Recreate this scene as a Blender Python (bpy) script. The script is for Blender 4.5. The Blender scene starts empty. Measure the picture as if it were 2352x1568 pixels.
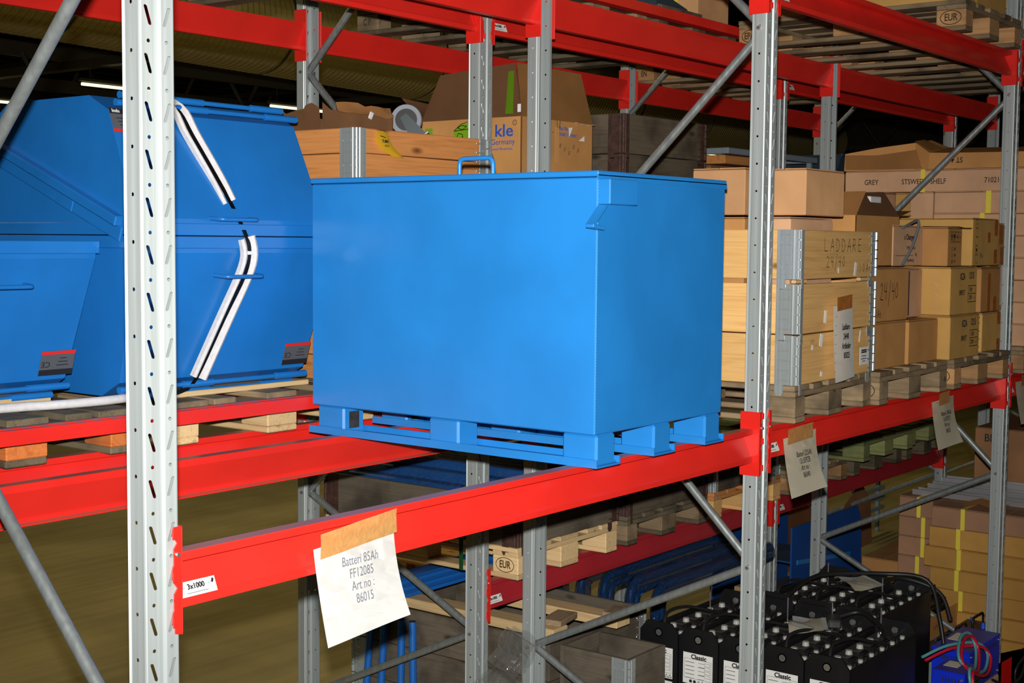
import bpy, bmesh, math, random
from mathutils import Vector, Matrix, Euler
random.seed(11)
SC = bpy.context.scene
COL = SC.collection
PI = math.pi

# ------------------------------------------------------------------ camera
CAM_POS = Vector((-4.6444, -2.3973, 2.4660))
CAM_R = Vector((0.61226, -0.79061, 0.00869))
CAM_U = Vector((0.05196, 0.05120, 0.99734))
CAM_F = Vector((0.78895, 0.61018, -0.07243))
cam_data = bpy.data.cameras.new('camera')
cam = bpy.data.objects.new('camera', cam_data)
COL.objects.link(cam)
m = Matrix((CAM_R, CAM_U, -CAM_F)).transposed().to_4x4()
m.translation = CAM_POS
cam.matrix_world = m
cam_data.sensor_width = 36.0
cam_data.lens = 48.654
cam_data.clip_start = 0.05
cam_data.clip_end = 200
SC.camera = cam

# ------------------------------------------------------------------ exposure, world, lights
SC.view_settings.view_transform = 'Standard'
SC.view_settings.look = 'None'
SC.view_settings.gamma = 1.0
SC.view_settings.use_curve_mapping = False
SC.view_settings.exposure = 0.0
world = bpy.data.worlds.new('hall_air')
SC.world = world
world.use_nodes = True
world.node_tree.nodes['Background'].inputs[0].default_value = (0.5, 0.45, 0.25, 1)
world.node_tree.nodes['Background'].inputs[1].default_value = 0.012

# the photographer's flash, a hand's breadth above the lens
fl = bpy.data.lights.new('camera_flash', 'SPOT')
fl.energy = 1500
fl.color = (1.0, 0.985, 0.95)
fl.shadow_soft_size = 0.022
fl.spot_size = math.radians(72)
fl.spot_blend = 1.0
flo = bpy.data.objects.new('camera_flash', fl)
COL.objects.link(flo)
fm = m.copy(); fm.translation = CAM_POS + CAM_U * 0.115 - CAM_R * 0.005
flo.matrix_world = fm

def hall_light(x, y, z, sx, sy, power, name='hall_lamp_glow'):
    l = bpy.data.lights.new(name, 'AREA')
    l.shape = 'RECTANGLE'; l.size = sx; l.size_y = sy
    l.energy = power; l.color = (1.0, 0.86, 0.44)
    o = bpy.data.objects.new(name, l); COL.objects.link(o)
    o.location = (x, y, z)
    return o
hall_light(-2.0, -3.5, 5.6, 14, 0.3, 10)
hall_light(3.0, 6.3, 5.6, 18, 0.3, 150)
hall_light(10.0, 17.4, 4.9, 26, 0.3, 150)
hall_light(14.0, -4.0, 5.6, 12, 0.3, 10)

# ------------------------------------------------------------------ rack grid
P, D, S, T = 2.7725, 1.094, 1.346, 2.462
Z_MID, Z_UP, Z_LOW = 1.600, 3.300, 0.787      # undersides of the beam end plates
TOP_MID, TOP_UP, TOP_LOW = Z_MID + .175, Z_UP + .175, Z_LOW + .175

# ------------------------------------------------------------------ materials
def new_mat(name):
    mt = bpy.data.materials.new(name)
    mt.use_nodes = True
    nt = mt.node_tree
    b = nt.nodes['Principled BSDF']
    return mt, nt, b

def lin(r, g, b):
    f = lambda v: (v / 12.92 if v <= .04045 else ((v + .055) / 1.055) ** 2.4)
    return (f(r / 255), f(g / 255), f(b / 255), 1)

def nd(nt, typ, **kw):
    n = nt.nodes.new(typ)
    for k, v in kw.items():
        if k in n.inputs.keys(): n.inputs[k].default_value = v
        else: setattr(n, k, v)
    return n

def ramp(nt, fac, stops):
    r = nt.nodes.new('ShaderNodeValToRGB')
    el = r.color_ramp.elements
    while len(el) < len(stops): el.new(0.5)
    for e, (p, c) in zip(el, stops): e.position = p; e.color = c
    nt.links.new(fac, r.inputs[0])
    return r

def mixc(nt, fac, a, b, typ='MIX'):
    n = nt.nodes.new('ShaderNodeMix'); n.data_type = 'RGBA'; n.blend_type = typ
    for s, v in ((0, fac), (6, a), (7, b)):
        if hasattr(v, 'is_linked') or isinstance(v, bpy.types.NodeSocket): nt.links.new(v, n.inputs[s])
        else: n.inputs[s].default_value = v
    return n.outputs[2]

def bump(nt, b, h, strength, dist=0.002):
    n = nt.nodes.new('ShaderNodeBump'); n.inputs['Strength'].default_value = strength
    n.inputs['Distance'].default_value = dist
    nt.links.new(h, n.inputs['Height']); nt.links.new(n.outputs[0], b.inputs['Normal'])

def simple(name, col, rough=.5, metal=0.0, spec=.5, noise=0.0, nscale=8, coat=0.0):
    mt, nt, b = new_mat(name)
    b.inputs['Roughness'].default_value = rough
    b.inputs['Metallic'].default_value = metal
    b.inputs['Specular IOR Level'].default_value = spec
    b.inputs['Coat Weight'].default_value = coat
    if noise:
        tc = nd(nt, 'ShaderNodeTexCoord')
        n = nd(nt, 'ShaderNodeTexNoise'); n.inputs['Scale'].default_value = nscale
        n.inputs['Detail'].default_value = 5
        nt.links.new(tc.outputs['Object'], n.inputs['Vector'])
        lo = tuple(c * (1 - noise) for c in col[:3]) + (1,)
        hi = tuple(min(1, c * (1 + noise)) for c in col[:3]) + (1,)
        r = ramp(nt, n.outputs['Fac'], [(.3, lo), (.7, hi)])
        nt.links.new(r.outputs[0], b.inputs['Base Color'])
    else:
        b.inputs['Base Color'].default_value = col
    return mt

def painted(name, col, dust, rough=.38, dusty=.75):
    """gloss paint with a layer of dust lying on the upward faces"""
    mt, nt, b = new_mat(name)
    tc = nd(nt, 'ShaderNodeTexCoord')
    n = nd(nt, 'ShaderNodeTexNoise'); n.inputs['Scale'].default_value = 3.5; n.inputs['Detail'].default_value = 6
    nt.links.new(tc.outputs['Object'], n.inputs['Vector'])
    lo = tuple(c * .86 for c in col[:3]) + (1,)
    r = ramp(nt, n.outputs['Fac'], [(.35, lo), (.65, col)])
    g = nd(nt, 'ShaderNodeNewGeometry')
    sx = nd(nt, 'ShaderNodeSeparateXYZ'); nt.links.new(g.outputs['Normal'], sx.inputs[0])
    mr = nd(nt, 'ShaderNodeMapRange'); mr.inputs[1].default_value = .8; mr.inputs[2].default_value = 1.0
    mr.inputs[3].default_value = 0; mr.inputs[4].default_value = dusty
    nt.links.new(sx.outputs[2], mr.inputs[0])
    c = mixc(nt, mr.outputs[0], r.outputs[0], dust)
    nt.links.new(c, b.inputs['Base Color'])
    b.inputs['Roughness'].default_value = rough
    n2 = nd(nt, 'ShaderNodeTexNoise'); n2.inputs['Scale'].default_value = 240
    nt.links.new(tc.outputs['Object'], n2.inputs['Vector'])
    bump(nt, b, n2.outputs['Fac'], .05, .001)
    return mt

def wood(name, light, dark, stain=None, rough=.75, knots=True, grain=1.0):
    mt, nt, b = new_mat(name)
    tc = nd(nt, 'ShaderNodeTexCoord'); oi = nd(nt, 'ShaderNodeObjectInfo')
    off = nd(nt, 'ShaderNodeVectorMath', operation='MULTIPLY_ADD')
    cmb = nd(nt, 'ShaderNodeCombineXYZ')
    for i in range(3): nt.links.new(oi.outputs['Random'], cmb.inputs[i])
    nt.links.new(cmb.outputs[0], off.inputs[0]); off.inputs[1].default_value = (37, 91, 53)
    nt.links.new(tc.outputs['Object'], off.inputs[2])
    mp = nd(nt, 'ShaderNodeMapping'); mp.inputs['Scale'].default_value = (.8, 10, 10)
    nt.links.new(off.outputs[0], mp.inputs[0])
    n1 = nd(nt, 'ShaderNodeTexNoise'); n1.inputs['Scale'].default_value = 2.2; n1.inputs['Detail'].default_value = 6
    n1.inputs['Distortion'].default_value = 1.1
    nt.links.new(mp.outputs[0], n1.inputs['Vector'])
    mp2 = nd(nt, 'ShaderNodeMapping'); mp2.inputs['Scale'].default_value = (2.0, 90, 90)
    nt.links.new(off.outputs[0], mp2.inputs[0])
    n2 = nd(nt, 'ShaderNodeTexNoise'); n2.inputs['Scale'].default_value = 1.6; n2.inputs['Detail'].default_value = 3
    nt.links.new(mp2.outputs[0], n2.inputs['Vector'])
    mid = tuple(.45 * a + .55 * q for a, q in zip(light[:3], dark[:3])) + (1,)
    r = ramp(nt, n1.outputs['Fac'], [(.28, mid), (.45, light), (.55, light), (.72, mid)])
    r2 = ramp(nt, n2.outputs['Fac'], [(.3, (1 - .16 * grain,) * 3 + (1,)), (.6, (1, 1, 1, 1))])
    c = mixc(nt, 1.0, r.outputs[0], r2.outputs[0], 'MULTIPLY')
    if knots:
        mp3 = nd(nt, 'ShaderNodeMapping'); mp3.inputs['Scale'].default_value = (3.2, 8, 8)
        nt.links.new(off.outputs[0], mp3.inputs[0])
        v = nd(nt, 'ShaderNodeTexVoronoi'); v.inputs['Scale'].default_value = 1.0
        nt.links.new(mp3.outputs[0], v.inputs['Vector'])
        kr = ramp(nt, v.outputs['Distance'], [(.05, (1, 1, 1, 1)), (.15, (0, 0, 0, 1))])
        kd = tuple(x * .45 for x in dark[:3]) + (1,)
        c = mixc(nt, kr.outputs[0], c, kd)
    if stain:
        n3 = nd(nt, 'ShaderNodeTexNoise'); n3.inputs['Scale'].default_value = 5; n3.inputs['Detail'].default_value = 8
        nt.links.new(off.outputs[0], n3.inputs['Vector'])
        sr = ramp(nt, n3.outputs['Fac'], [(.48, (0, 0, 0, 1)), (.68, (.8, .8, .8, 1))])
        c = mixc(nt, sr.outputs[0], c, stain)
    mr = nd(nt, 'ShaderNodeMapRange'); mr.inputs[3].default_value = .78; mr.inputs[4].default_value = 1.15
    nt.links.new(oi.outputs['Random'], mr.inputs[0])
    hs = nd(nt, 'ShaderNodeHueSaturation'); nt.links.new(mr.outputs[0], hs.inputs['Value'])
    nt.links.new(c, hs.inputs['Color'])
    nt.links.new(hs.outputs[0], b.inputs['Base Color'])
    b.inputs['Roughness'].default_value = rough
    b.inputs['Specular IOR Level'].default_value = .25
    bump(nt, b, n2.outputs['Fac'], .35, .002)
    return mt

def kraft(name, col, rough=.8):
    mt, nt, b = new_mat(name)
    tc = nd(nt, 'ShaderNodeTexCoord'); oi = nd(nt, 'ShaderNodeObjectInfo')
    n = nd(nt, 'ShaderNodeTexNoise'); n.inputs['Scale'].default_value = 4; n.inputs['Detail'].default_value = 7
    nt.links.new(tc.outputs['Object'], n.inputs['Vector'])
    lo = tuple(c * .82 for c in col[:3]) + (1,); hi = tuple(min(1, c * 1.1) for c in col[:3]) + (1,)
    r = ramp(nt, n.outputs['Fac'], [(.3, lo), (.7, hi)])
    mr = nd(nt, 'ShaderNodeMapRange'); mr.inputs[3].default_value = .88; mr.inputs[4].default_value = 1.1
    nt.links.new(oi.outputs['Random'], mr.inputs[0])
    hs = nd(nt, 'ShaderNodeHueSaturation'); nt.links.new(mr.outputs[0], hs.inputs['Value'])
    nt.links.new(r.outputs[0], hs.inputs['Color'])
    nt.links.new(hs.outputs[0], b.inputs['Base Color'])
    b.inputs['Roughness'].default_value = rough
    b.inputs['Specular IOR Level'].default_value = .2
    n2 = nd(nt, 'ShaderNodeTexNoise'); n2.inputs['Scale'].default_value = 14; n2.inputs['Detail'].default_value = 4
    nt.links.new(tc.outputs['Object'], n2.inputs['Vector'])
    bump(nt, b, n2.outputs['Fac'], .25, .004)
    return mt

def film(name, col, alpha=.25, rough=.12, bscale=22, bs=1.0):
    """thin crinkled plastic: part see-through, part glossy"""
    mt, nt, b = new_mat(name)
    tc = nd(nt, 'ShaderNodeTexCoord')
    n = nd(nt, 'ShaderNodeTexNoise'); n.inputs['Scale'].default_value = bscale; n.inputs['Detail'].default_value = 4
    n.inputs['Distortion'].default_value = .8
    nt.links.new(tc.outputs['Object'], n.inputs['Vector'])
    b.inputs['Base Color'].default_value = col
    b.inputs['Roughness'].default_value = rough
    b.inputs['Specular IOR Level'].default_value = .9
    b.inputs['Alpha'].default_value = alpha
    bump(nt, b, n.outputs['Fac'], bs, .05)
    return mt

def galvanised(name, col, rough=.42, metal=.7):
    mt, nt, b = new_mat(name)
    tc = nd(nt, 'ShaderNodeTexCoord')
    mp = nd(nt, 'ShaderNodeMapping'); mp.inputs['Scale'].default_value = (60, 60, 1.2)
    nt.links.new(tc.outputs['Object'], mp.inputs[0])
    n = nd(nt, 'ShaderNodeTexNoise'); n.inputs['Scale'].default_value = 1; n.inputs['Detail'].default_value = 5
    nt.links.new(mp.outputs[0], n.inputs['Vector'])
    lo = tuple(c * .85 for c in col[:3]) + (1,); hi = tuple(min(1, c * 1.12) for c in col[:3]) + (1,)
    r = ramp(nt, n.outputs['Fac'], [(.3, lo), (.7, hi)])
    nt.links.new(r.outputs[0], b.inputs['Base Color'])
    rr = nd(nt, 'ShaderNodeMapRange'); rr.inputs[3].default_value = rough - .08; rr.inputs[4].default_value = rough + .1
    nt.links.new(n.outputs['Fac'], rr.inputs[0]); nt.links.new(rr.outputs[0], b.inputs['Roughness'])
    b.inputs['Metallic'].default_value = metal
    return mt

def emitter(name, col, strength):
    mt, nt, b = new_mat(name)
    b.inputs['Base Color'].default_value = (.9, .9, .8, 1)
    b.inputs['Emission Color'].default_value = col
    b.inputs['Emission Strength'].default_value = strength
    return mt

M = {}
M['red'] = painted('red_beam_paint', (.78, .024, .016, 1), lin(146, 112, 98), .36, .8)
M['red_clean'] = painted('red_end_plate_paint', (.78, .020, .013, 1), lin(150, 60, 55), .33, .35)
M['blue'] = painted('blue_container_paint', (.018, .215, .60, 1), (.03, .2, .55, 1), .34, .2)
M['blue_skip'] = painted('blue_skip_paint', (.012, .165, .52, 1), (.03, .17, .5, 1), .33, .2)
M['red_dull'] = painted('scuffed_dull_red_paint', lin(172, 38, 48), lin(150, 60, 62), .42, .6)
M['blue_dark'] = painted('blue_machine_paint', (.008, .075, .32, 1), (.1, .12, .12, 1), .5, .75)
M['blue_tube'] = painted('blue_tube_paint', (.012, .13, .48, 1), (.03, .14, .42, 1), .35, .3)
M['charger_blue'] = painted('charger_blue_paint', (.004, .03, .72, 1), (.02, .03, .2, 1), .4, .6)
M['burn'] = simple('scorched_weld', (.03, .028, .03, 1), .6, noise=.5, nscale=30)
M['galv'] = galvanised('galvanised_upright_steel', (.40, .435, .43, 1), .46, .35)
M['tube'] = galvanised('galvanised_brace_tube', (.30, .325, .32, 1), .38, .6)
M['zinc'] = galvanised('bright_zinc_sheet', (.60, .66, .70, 1), .26, .6)
M['zinc_dull'] = galvanised('dull_zinc_sheet', (.42, .46, .46, 1), .36, .5)
M['blue_bead'] = painted('weld_highlight_paint', (.05, .30, .70, 1), (.05, .3, .7, 1), .10, .1)  # bead blue lightened and glossed to boost its highlight
M['bolt'] = simple('zinc_bolt', (.7, .7, .68, 1), .22, .9)
M['rust'] = simple('rusty_hinge', lin(72, 48, 40), .7, .2, noise=.4, nscale=30)
M['pine'] = wood('fresh_pine', lin(226, 178, 112), lin(196, 138, 76))
M['pine_pale'] = wood('pale_new_pine', lin(222, 190, 140), lin(196, 158, 108))
M['pine_red'] = wood('amber_pine', lin(198, 132, 74), lin(158, 92, 46))
M['worn'] = wood('worn_grey_pallet_wood', lin(150, 128, 98), lin(112, 92, 68), lin(84, 74, 58), .85)
M['worn_dark'] = wood('weathered_dark_pallet_wood', lin(112, 100, 78), lin(82, 72, 56), lin(56, 50, 40), .9)
M['block'] = wood('pallet_block_wood', lin(190, 145, 98), lin(150, 105, 66), lin(120, 92, 64), .85, knots=False)
M['orange_block'] = wood('orange_end_grain', lin(226, 130, 66), lin(180, 90, 38), lin(120, 90, 64), .8, knots=False)
M['old'] = wood('old_dark_plank', lin(100, 88, 72), lin(70, 60, 48), lin(52, 44, 36), .85)
M['old_grey'] = wood('old_grey_plank', lin(104, 94, 80), lin(76, 68, 58), lin(60, 54, 46), .85)
M['green_wood'] = wood('green_tinted_pallet_wood', lin(140, 144, 92), lin(108, 116, 68), lin(92, 100, 62), .85)
M['kraft'] = kraft('kraft_cardboard', lin(206, 156, 110))
M['kraft_warm'] = kraft('orange_kraft_cardboard', lin(188, 136, 80))
M['kraft_dim'] = kraft('brown_cardboard', lin(150, 108, 74))
M['kraft_floor'] = kraft('dull_pinkish_cardboard', lin(160, 120, 92))
M['kraft_gold'] = kraft('dull_yellowish_cardboard', lin(184, 138, 70))
M['kraft_pink'] = kraft('pinkish_cardboard', lin(204, 160, 124))
M['kraft_yellow'] = kraft('yellowish_cardboard', lin(206, 160, 90))
M['tape'] = simple('brown_parcel_tape', lin(170, 104, 50), .25, spec=.7, noise=.2, nscale=40)
M['tape_clear'] = film('translucent_brown_tape', lin(232, 180, 112), .84, .18, 45, .12)
M['tape_pale'] = simple('pale_box_tape', lin(200, 146, 92), .3, spec=.6)
M['strap_yellow'] = simple('yellow_strap', lin(226, 206, 70), .4)
M['strap_green'] = simple('green_strap', lin(36, 98, 52), .45)
M['strap_black'] = simple('black_strap', (.006, .006, .008, 1), .35)
M['foam'] = simple('white_foam', (.62, .60, .60, 1), .7, noise=.08, nscale=60)
M['paper'] = simple('white_paper', (.86, .86, .83, 1), .6)
M['paper_cream'] = simple('cream_paper', (.82, .76, .6, 1), .6)
M['sticker'] = simple('white_sticker', (.8, .8, .76, 1), .4)
M['grey_label'] = simple('grey_rating_plate', (.09, .095, .11, 1), .4)
M['ink'] = simple('black_ink', (.012, .012, .016, 1), .6)
M['ink_blue'] = simple('blue_print', (.03, .09, .42, 1), .6)
M['ink_brown'] = simple('branded_burn_mark', (.055, .03, .016, 1), .8)
M['ink_grey'] = simple('grey_print', (.16, .16, .2, 1), .6)
M['ink_purple'] = simple('purple_print', (.25, .02, .18, 1), .6)
M['ink_red'] = simple('red_print', (.7, .02, .02, 1), .5)
M['green_print'] = simple('lime_green_print', lin(120, 165, 20), .6)
M['yellow'] = simple('yellow_plastic_tag', lin(236, 196, 50), .35, spec=.7)
M['black_plastic'] = simple('black_battery_case', (.008, .008, .009, 1), .38, spec=.5, noise=.3, nscale=6)
M['black_lid'] = simple('dusty_black_cell_lid', (.035, .035, .033, 1), .55, noise=.5, nscale=14)
M['plug'] = simple('grey_vent_plug', (.42, .41, .37, 1), .4)
M['rubber'] = simple('grey_rubber_tyre', lin(128, 132, 140), .6)
M['dark_metal'] = simple('dark_steel', (.05, .06, .065, 1), .4, .6)
M['grey_paint'] = simple('grey_steel_paint', lin(120, 132, 140), .4)
M['slate'] = simple('slate_blue_plastic', lin(44, 58, 70), .55)
M['alu'] = simple('aluminium_profile', (.72, .74, .76, 1), .3, .85)
M['cable'] = simple('black_cable', (.012, .012, .012, 1), .45)
M['cable_red'] = simple('red_cable', (.55, .01, .04, 1), .35)
M['cable_teal'] = simple('teal_cable', (.10, .32, .35, 1), .35)
M['wire_grey'] = simple('grey_wire', lin(96, 102, 104), .5)
M['knob'] = simple('blue_plastic_knob', (.02, .08, .7, 1), .4)
M['film'] = film('stretch_film', (.04, .08, .14, 1), .28, .09, 45, 1.0)
M['film_blue'] = film('crinkled_film_over_blue', (.015, .05, .14, 1), .55, .10, 55, 1.0)
M['bag'] = film('clear_zip_bag', (.30, .30, .28, 1), .16, .10, 14, .6)
M['duct'] = galvanised('spiral_duct_sheet', lin(170, 154, 96), .5, .3)
M['truss'] = simple('dark_roof_steel', lin(84, 78, 62), .6)
M['roof'] = simple('dark_roof_sheet', lin(70, 66, 46), .7)
M['wall'] = simple('dull_hall_wall', lin(96, 92, 70), .8, noise=.1, nscale=1)
M['lamp'] = emitter('fluorescent_tube_glow', (1.0, .95, .50, 1), 1.8)
M['guard'] = painted('red_guard_paint', (.72, .012, .008, 1), (.5, .03, .03, 1), .4, .2)

def floor_mat():
    mt, nt, b = new_mat('worn_concrete_floor')
    tc = nd(nt, 'ShaderNodeTexCoord')
    n = nd(nt, 'ShaderNodeTexNoise'); n.inputs['Scale'].default_value = 1.3; n.inputs['Detail'].default_value = 8
    nt.links.new(tc.outputs['Object'], n.inputs['Vector'])
    mp = nd(nt, 'ShaderNodeMapping'); mp.inputs['Scale'].default_value = (.5, 9, 1)
    mp.inputs['Rotation'].default_value = (0, 0, .5)
    nt.links.new(tc.outputs['Object'], mp.inputs[0])
    n2 = nd(nt, 'ShaderNodeTexNoise'); n2.inputs['Scale'].default_value = 1.2; n2.inputs['Detail'].default_value = 6
    nt.links.new(mp.outputs[0], n2.inputs['Vector'])
    r = ramp(nt, n.outputs['Fac'], [(.3, lin(150, 132, 82)), (.7, lin(186, 166, 108))])
    r2 = ramp(nt, n2.outputs['Fac'], [(.3, (.8, .8, .8, 1)), (.6, (1, 1, 1, 1))])
    c = mixc(nt, 1.0, r.outputs[0], r2.outputs[0], 'MULTIPLY')
    nt.links.new(c, b.inputs['Base Color'])
    b.inputs['Roughness'].default_value = .45
    b.inputs['Specular IOR Level'].default_value = .35
    bump(nt, b, n.outputs['Fac'], .1, .01)
    return mt
M['floor'] = floor_mat()

# ------------------------------------------------------------------ helpers
def link(o): COL.objects.link(o); return o

def thing(name, label, cat, loc=(0, 0, 0), rotz=0.0, group=None, rot=None):
    o = link(bpy.data.objects.new(name, None))
    o.empty_display_size = .05
    o.location = loc
    o.rotation_euler = rot if rot else (0, 0, rotz)
    o['label'] = label; o['category'] = cat
    if group: o['group'] = group
    return o

def tag(o, label, cat, group=None):
    o['label'] = label; o['category'] = cat
    if group: o['group'] = group
    return o

def struct(o): o['kind'] = 'structure'; return o

def ob(name, me, parent=None, loc=(0, 0, 0), rot=(0, 0, 0), mat=None, scale=None):
    o = link(bpy.data.objects.new(name, me))
    if parent: o.parent = parent
    o.location = loc; o.rotation_euler = rot
    if scale: o.scale = scale
    if mat is not None:
        if len(me.materials) == 0: me.materials.append(None)
        o.material_slots[0].link = 'OBJECT'
        o.material_slots[0].material = M[mat] if isinstance(mat, str) else mat
    return o

def to_mesh(bm, name, smooth=False, angle=None):
    me = bpy.data.meshes.new(name)
    bmesh.ops.recalc_face_normals(bm, faces=bm.faces[:])
    if smooth:
        for f in bm.faces: f.smooth = True
    for e in bm.edges:
        if len(e.link_faces) == 2 and e.calc_face_angle(0) > .9: e.smooth = False
    bm.to_mesh(me); bm.free()
    me.materials.append(None)
    return me

_cache = {}
def cached(key, fn):
    if key not in _cache: _cache[key] = fn()
    return _cache[key]

def add_box(bm, c, s, rot=None, bevel=0.0):
    r = bmesh.ops.create_cube(bm, size=1.0)
    vs = r['verts']
    bmesh.ops.scale(bm, vec=s, verts=vs)
    if bevel:
        es = list({e for v in vs for e in v.link_edges})
        rb = bmesh.ops.bevel(bm, geom=es, offset=bevel, segments=1, affect='EDGES', clamp_overlap=True)
        vs = list({v for f in rb['faces'] for v in f.verts} | {v for v in vs if v.is_valid})
    if rot: bmesh.ops.rotate(bm, cent=(0, 0, 0), matrix=Euler(rot).to_matrix(), verts=vs)
    bmesh.ops.translate(bm, vec=c, verts=vs)
    return vs

def box_me(s, bevel=.0015):
    s = tuple(round(x, 4) for x in s)
    def f():
        bm = bmesh.new(); add_box(bm, (0, 0, 0), s, bevel=bevel); return to_mesh(bm, 'box_part')
    return cached(('box', s, bevel), f)

def part(name, parent, c, s, mat, bevel=.0015, rot=(0, 0, 0)):
    return ob(name, box_me(s, bevel), parent, c, rot, mat)

def board(name, parent, c, length, width, thick, axis, mat, bevel=.002, jitter=0.0):
    """plank, grain along its own X; axis = direction of the length"""
    me = box_me((length, width, thick), bevel)
    rot = {'x': (0, 0, 0), 'y': (0, 0, PI / 2), 'xz': (PI / 2, 0, 0), 'yz': (PI / 2, 0, PI / 2), 'z': (0, PI / 2, 0)}[axis]
    if jitter:
        rot = tuple(r + random.uniform(-jitter, jitter) for r in rot)
    return ob(name, me, parent, c, rot, mat)

def tube_bm(bm, pts, r, seg=10, closed=False):
    pts = [Vector(p) for p in pts]
    n = len(pts); rings = []
    prev = None
    for i, p in enumerate(pts):
        if i == 0: d = pts[1] - p
        elif i == n - 1: d = p - pts[i - 1]
        else: d = (pts[i + 1] - p).normalized() + (p - pts[i - 1]).normalized()
        d.normalize()
        if prev is None:
            a = Vector((0, 0, 1)) if abs(d.z) < .9 else Vector((1, 0, 0))
            u = d.cross(a).normalized()
        else:
            u = (prev - d * prev.dot(d)).normalized()
        prev = u; v = d.cross(u)
        rr = r[i] if isinstance(r, (list, tuple)) else r
        rings.append([bm.verts.new(p + u * math.cos(2 * PI * k / seg) * rr + v * math.sin(2 * PI * k / seg) * rr) for k in range(seg)])
    for a, b in zip(rings, rings[1:]):
        for k in range(seg):
            f = bm.faces.new((a[k], a[(k + 1) % seg], b[(k + 1) % seg], b[k])); f.smooth = True
    bm.faces.new(rings[0][::-1]); bm.faces.new(rings[-1])

def tube(name, parent, pts, r, mat, seg=10):
    bm = bmesh.new(); tube_bm(bm, pts, r, seg)
    return ob(name, to_mesh(bm, name), parent, mat=mat)

def arc_pts(pts, rad, n=5):
    """round the corners of a polyline"""
    pts = [Vector(p) for p in pts]; out = [pts[0]]
    for a, b, c in zip(pts, pts[1:], pts[2:]):
        d1 = (a - b).normalized(); d2 = (c - b).normalized()
        s, e = b + d1 * rad, b + d2 * rad
        for i in range(n + 1):
            t = i / n
            out.append(s * (1 - t) ** 2 + b * 2 * t * (1 - t) + e * t * t)
    out.append(pts[-1]); return out

def smooth_path(pts, n=6):
    pts = [Vector(p) for p in pts]; out = []
    q = [pts[0]] + pts + [pts[-1]]
    for i in range(1, len(q) - 2):
        p0, p1, p2, p3 = q[i - 1:i + 3]
        for k in range(n):
            t = k / n
            out.append(.5 * (2 * p1 + (p2 - p0) * t + (2 * p0 - 5 * p1 + 4 * p2 - p3) * t * t + (3 * p1 - p0 - 3 * p2 + p3) * t ** 3))
    out.append(pts[-1]); return out

def cyl_me(r, h, seg=14, r2=None):
    key = ('cyl', round(r, 4), round(h, 4), seg, r2)
    def f():
        bm = bmesh.new()
        bmesh.ops.create_cone(bm, cap_ends=True, segments=seg, radius1=r, radius2=r if r2 is None else r2, depth=h)
        for fc in bm.faces:
            if len(fc.verts) == 4: fc.smooth = True
        return to_mesh(bm, 'round_part')
    return cached(key, f)

def prism(name, parent, poly, h0, h1, axis, mat, loc=(0, 0, 0), rot=(0, 0, 0)):
    """extrude polygon; axis 'x': poly=(y,z), 'y': poly=(x,z), 'z': poly=(x,y)"""
    bm = bmesh.new()
    def mk(p, h):
        return bm.verts.new({'x': (h, p[0], p[1]), 'y': (p[0], h, p[1]), 'z': (p[0], p[1], h)}[axis])
    a = [mk(p, h0) for p in poly]; b = [mk(p, h1) for p in poly]
    n = len(poly)
    bm.faces.new(a); bm.faces.new(b[::-1])
    for i in range(n): bm.faces.new((a[i], a[(i + 1) % n], b[(i + 1) % n], b[i]))
    return ob(name, to_mesh(bm, name), parent, loc, rot, mat)

def text_me(s, size, squeeze=1.0, bold=0.0, align='CENTER'):
    key = ('txt', s, size, squeeze, bold, align)
    def f():
        cu = bpy.data.curves.new('lettering', 'FONT')
        cu.body = s; cu.size = size; cu.align_x = align; cu.align_y = 'CENTER'
        cu.extrude = .0004; cu.offset = bold; cu.resolution_u = 3
        t = bpy.data.objects.new('lettering_tmp', cu); COL.objects.link(t)
        dg = bpy.context.evaluated_depsgraph_get()
        me = bpy.data.meshes.new_from_object(t.evaluated_get(dg))
        bpy.data.objects.remove(t); bpy.data.curves.remove(cu)
        me.name = 'lettering'
        if squeeze != 1.0:
            for v in me.vertices: v.co.x *= squeeze
        me.materials.clear(); me.materials.append(None)
        return me
    return cached(key, f)

FRONT = (PI / 2, 0, 0)            # lettering on a face that looks along -Y
SIDE = (PI / 2, 0, -PI / 2)       # lettering on a face that looks along -X

def text(parent, s, size, loc, face, mat='ink', squeeze=1.0, bold=0.0, align='CENTER', spin=0.0, name='lettering', extra=None):
    rot = Euler(face).to_matrix() @ Euler((0, 0, spin)).to_matrix()
    if extra: rot = Euler(extra).to_matrix() @ rot
    return ob(name, text_me(s, size, squeeze, bold, align), parent, loc, rot.to_euler(), mat)

def ribbon(parent, lines, w, loc, face, mat='ink', name='handwriting', scale=1.0):
    """pen strokes: polylines in the face's own x,y"""
    bm = bmesh.new()
    for ln in lines:
        pts = [Vector((x * scale, y * scale, 0)) for x, y in ln]
        for a, b in zip(pts, pts[1:]):
            d = (b - a); 
            if d.length < 1e-6: continue
            d.normalize(); n = Vector((-d.y, d.x, 0)) * w / 2; e = d * w * .3
            bm.faces.new([bm.verts.new(p) for p in (a - n - e, b - n + e, b + n + e, a + n - e)])
    bmesh.ops.solidify(bm, geom=bm.faces[:], thickness=.0004)
    return ob(name, to_mesh(bm, name), parent, loc, face, mat)

def ring_me(a, b, w, seg=28):
    def f():
        bm = bmesh.new()
        o = [bm.verts.new((a * math.cos(2 * PI * k / seg), b * math.sin(2 * PI * k / seg), 0)) for k in range(seg)]
        i = [bm.verts.new(((a - w) * math.cos(2 * PI * k / seg), (b - w) * math.sin(2 * PI * k / seg), 0)) for k in range(seg)]
        for k in range(seg): bm.faces.new((o[k], o[(k + 1) % seg], i[(k + 1) % seg], i[k]))
        bmesh.ops.solidify(bm, geom=bm.faces[:], thickness=.0006)
        return to_mesh(bm, 'oval_mark')
    return cached(('ring', a, b, w, seg), f)

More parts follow.
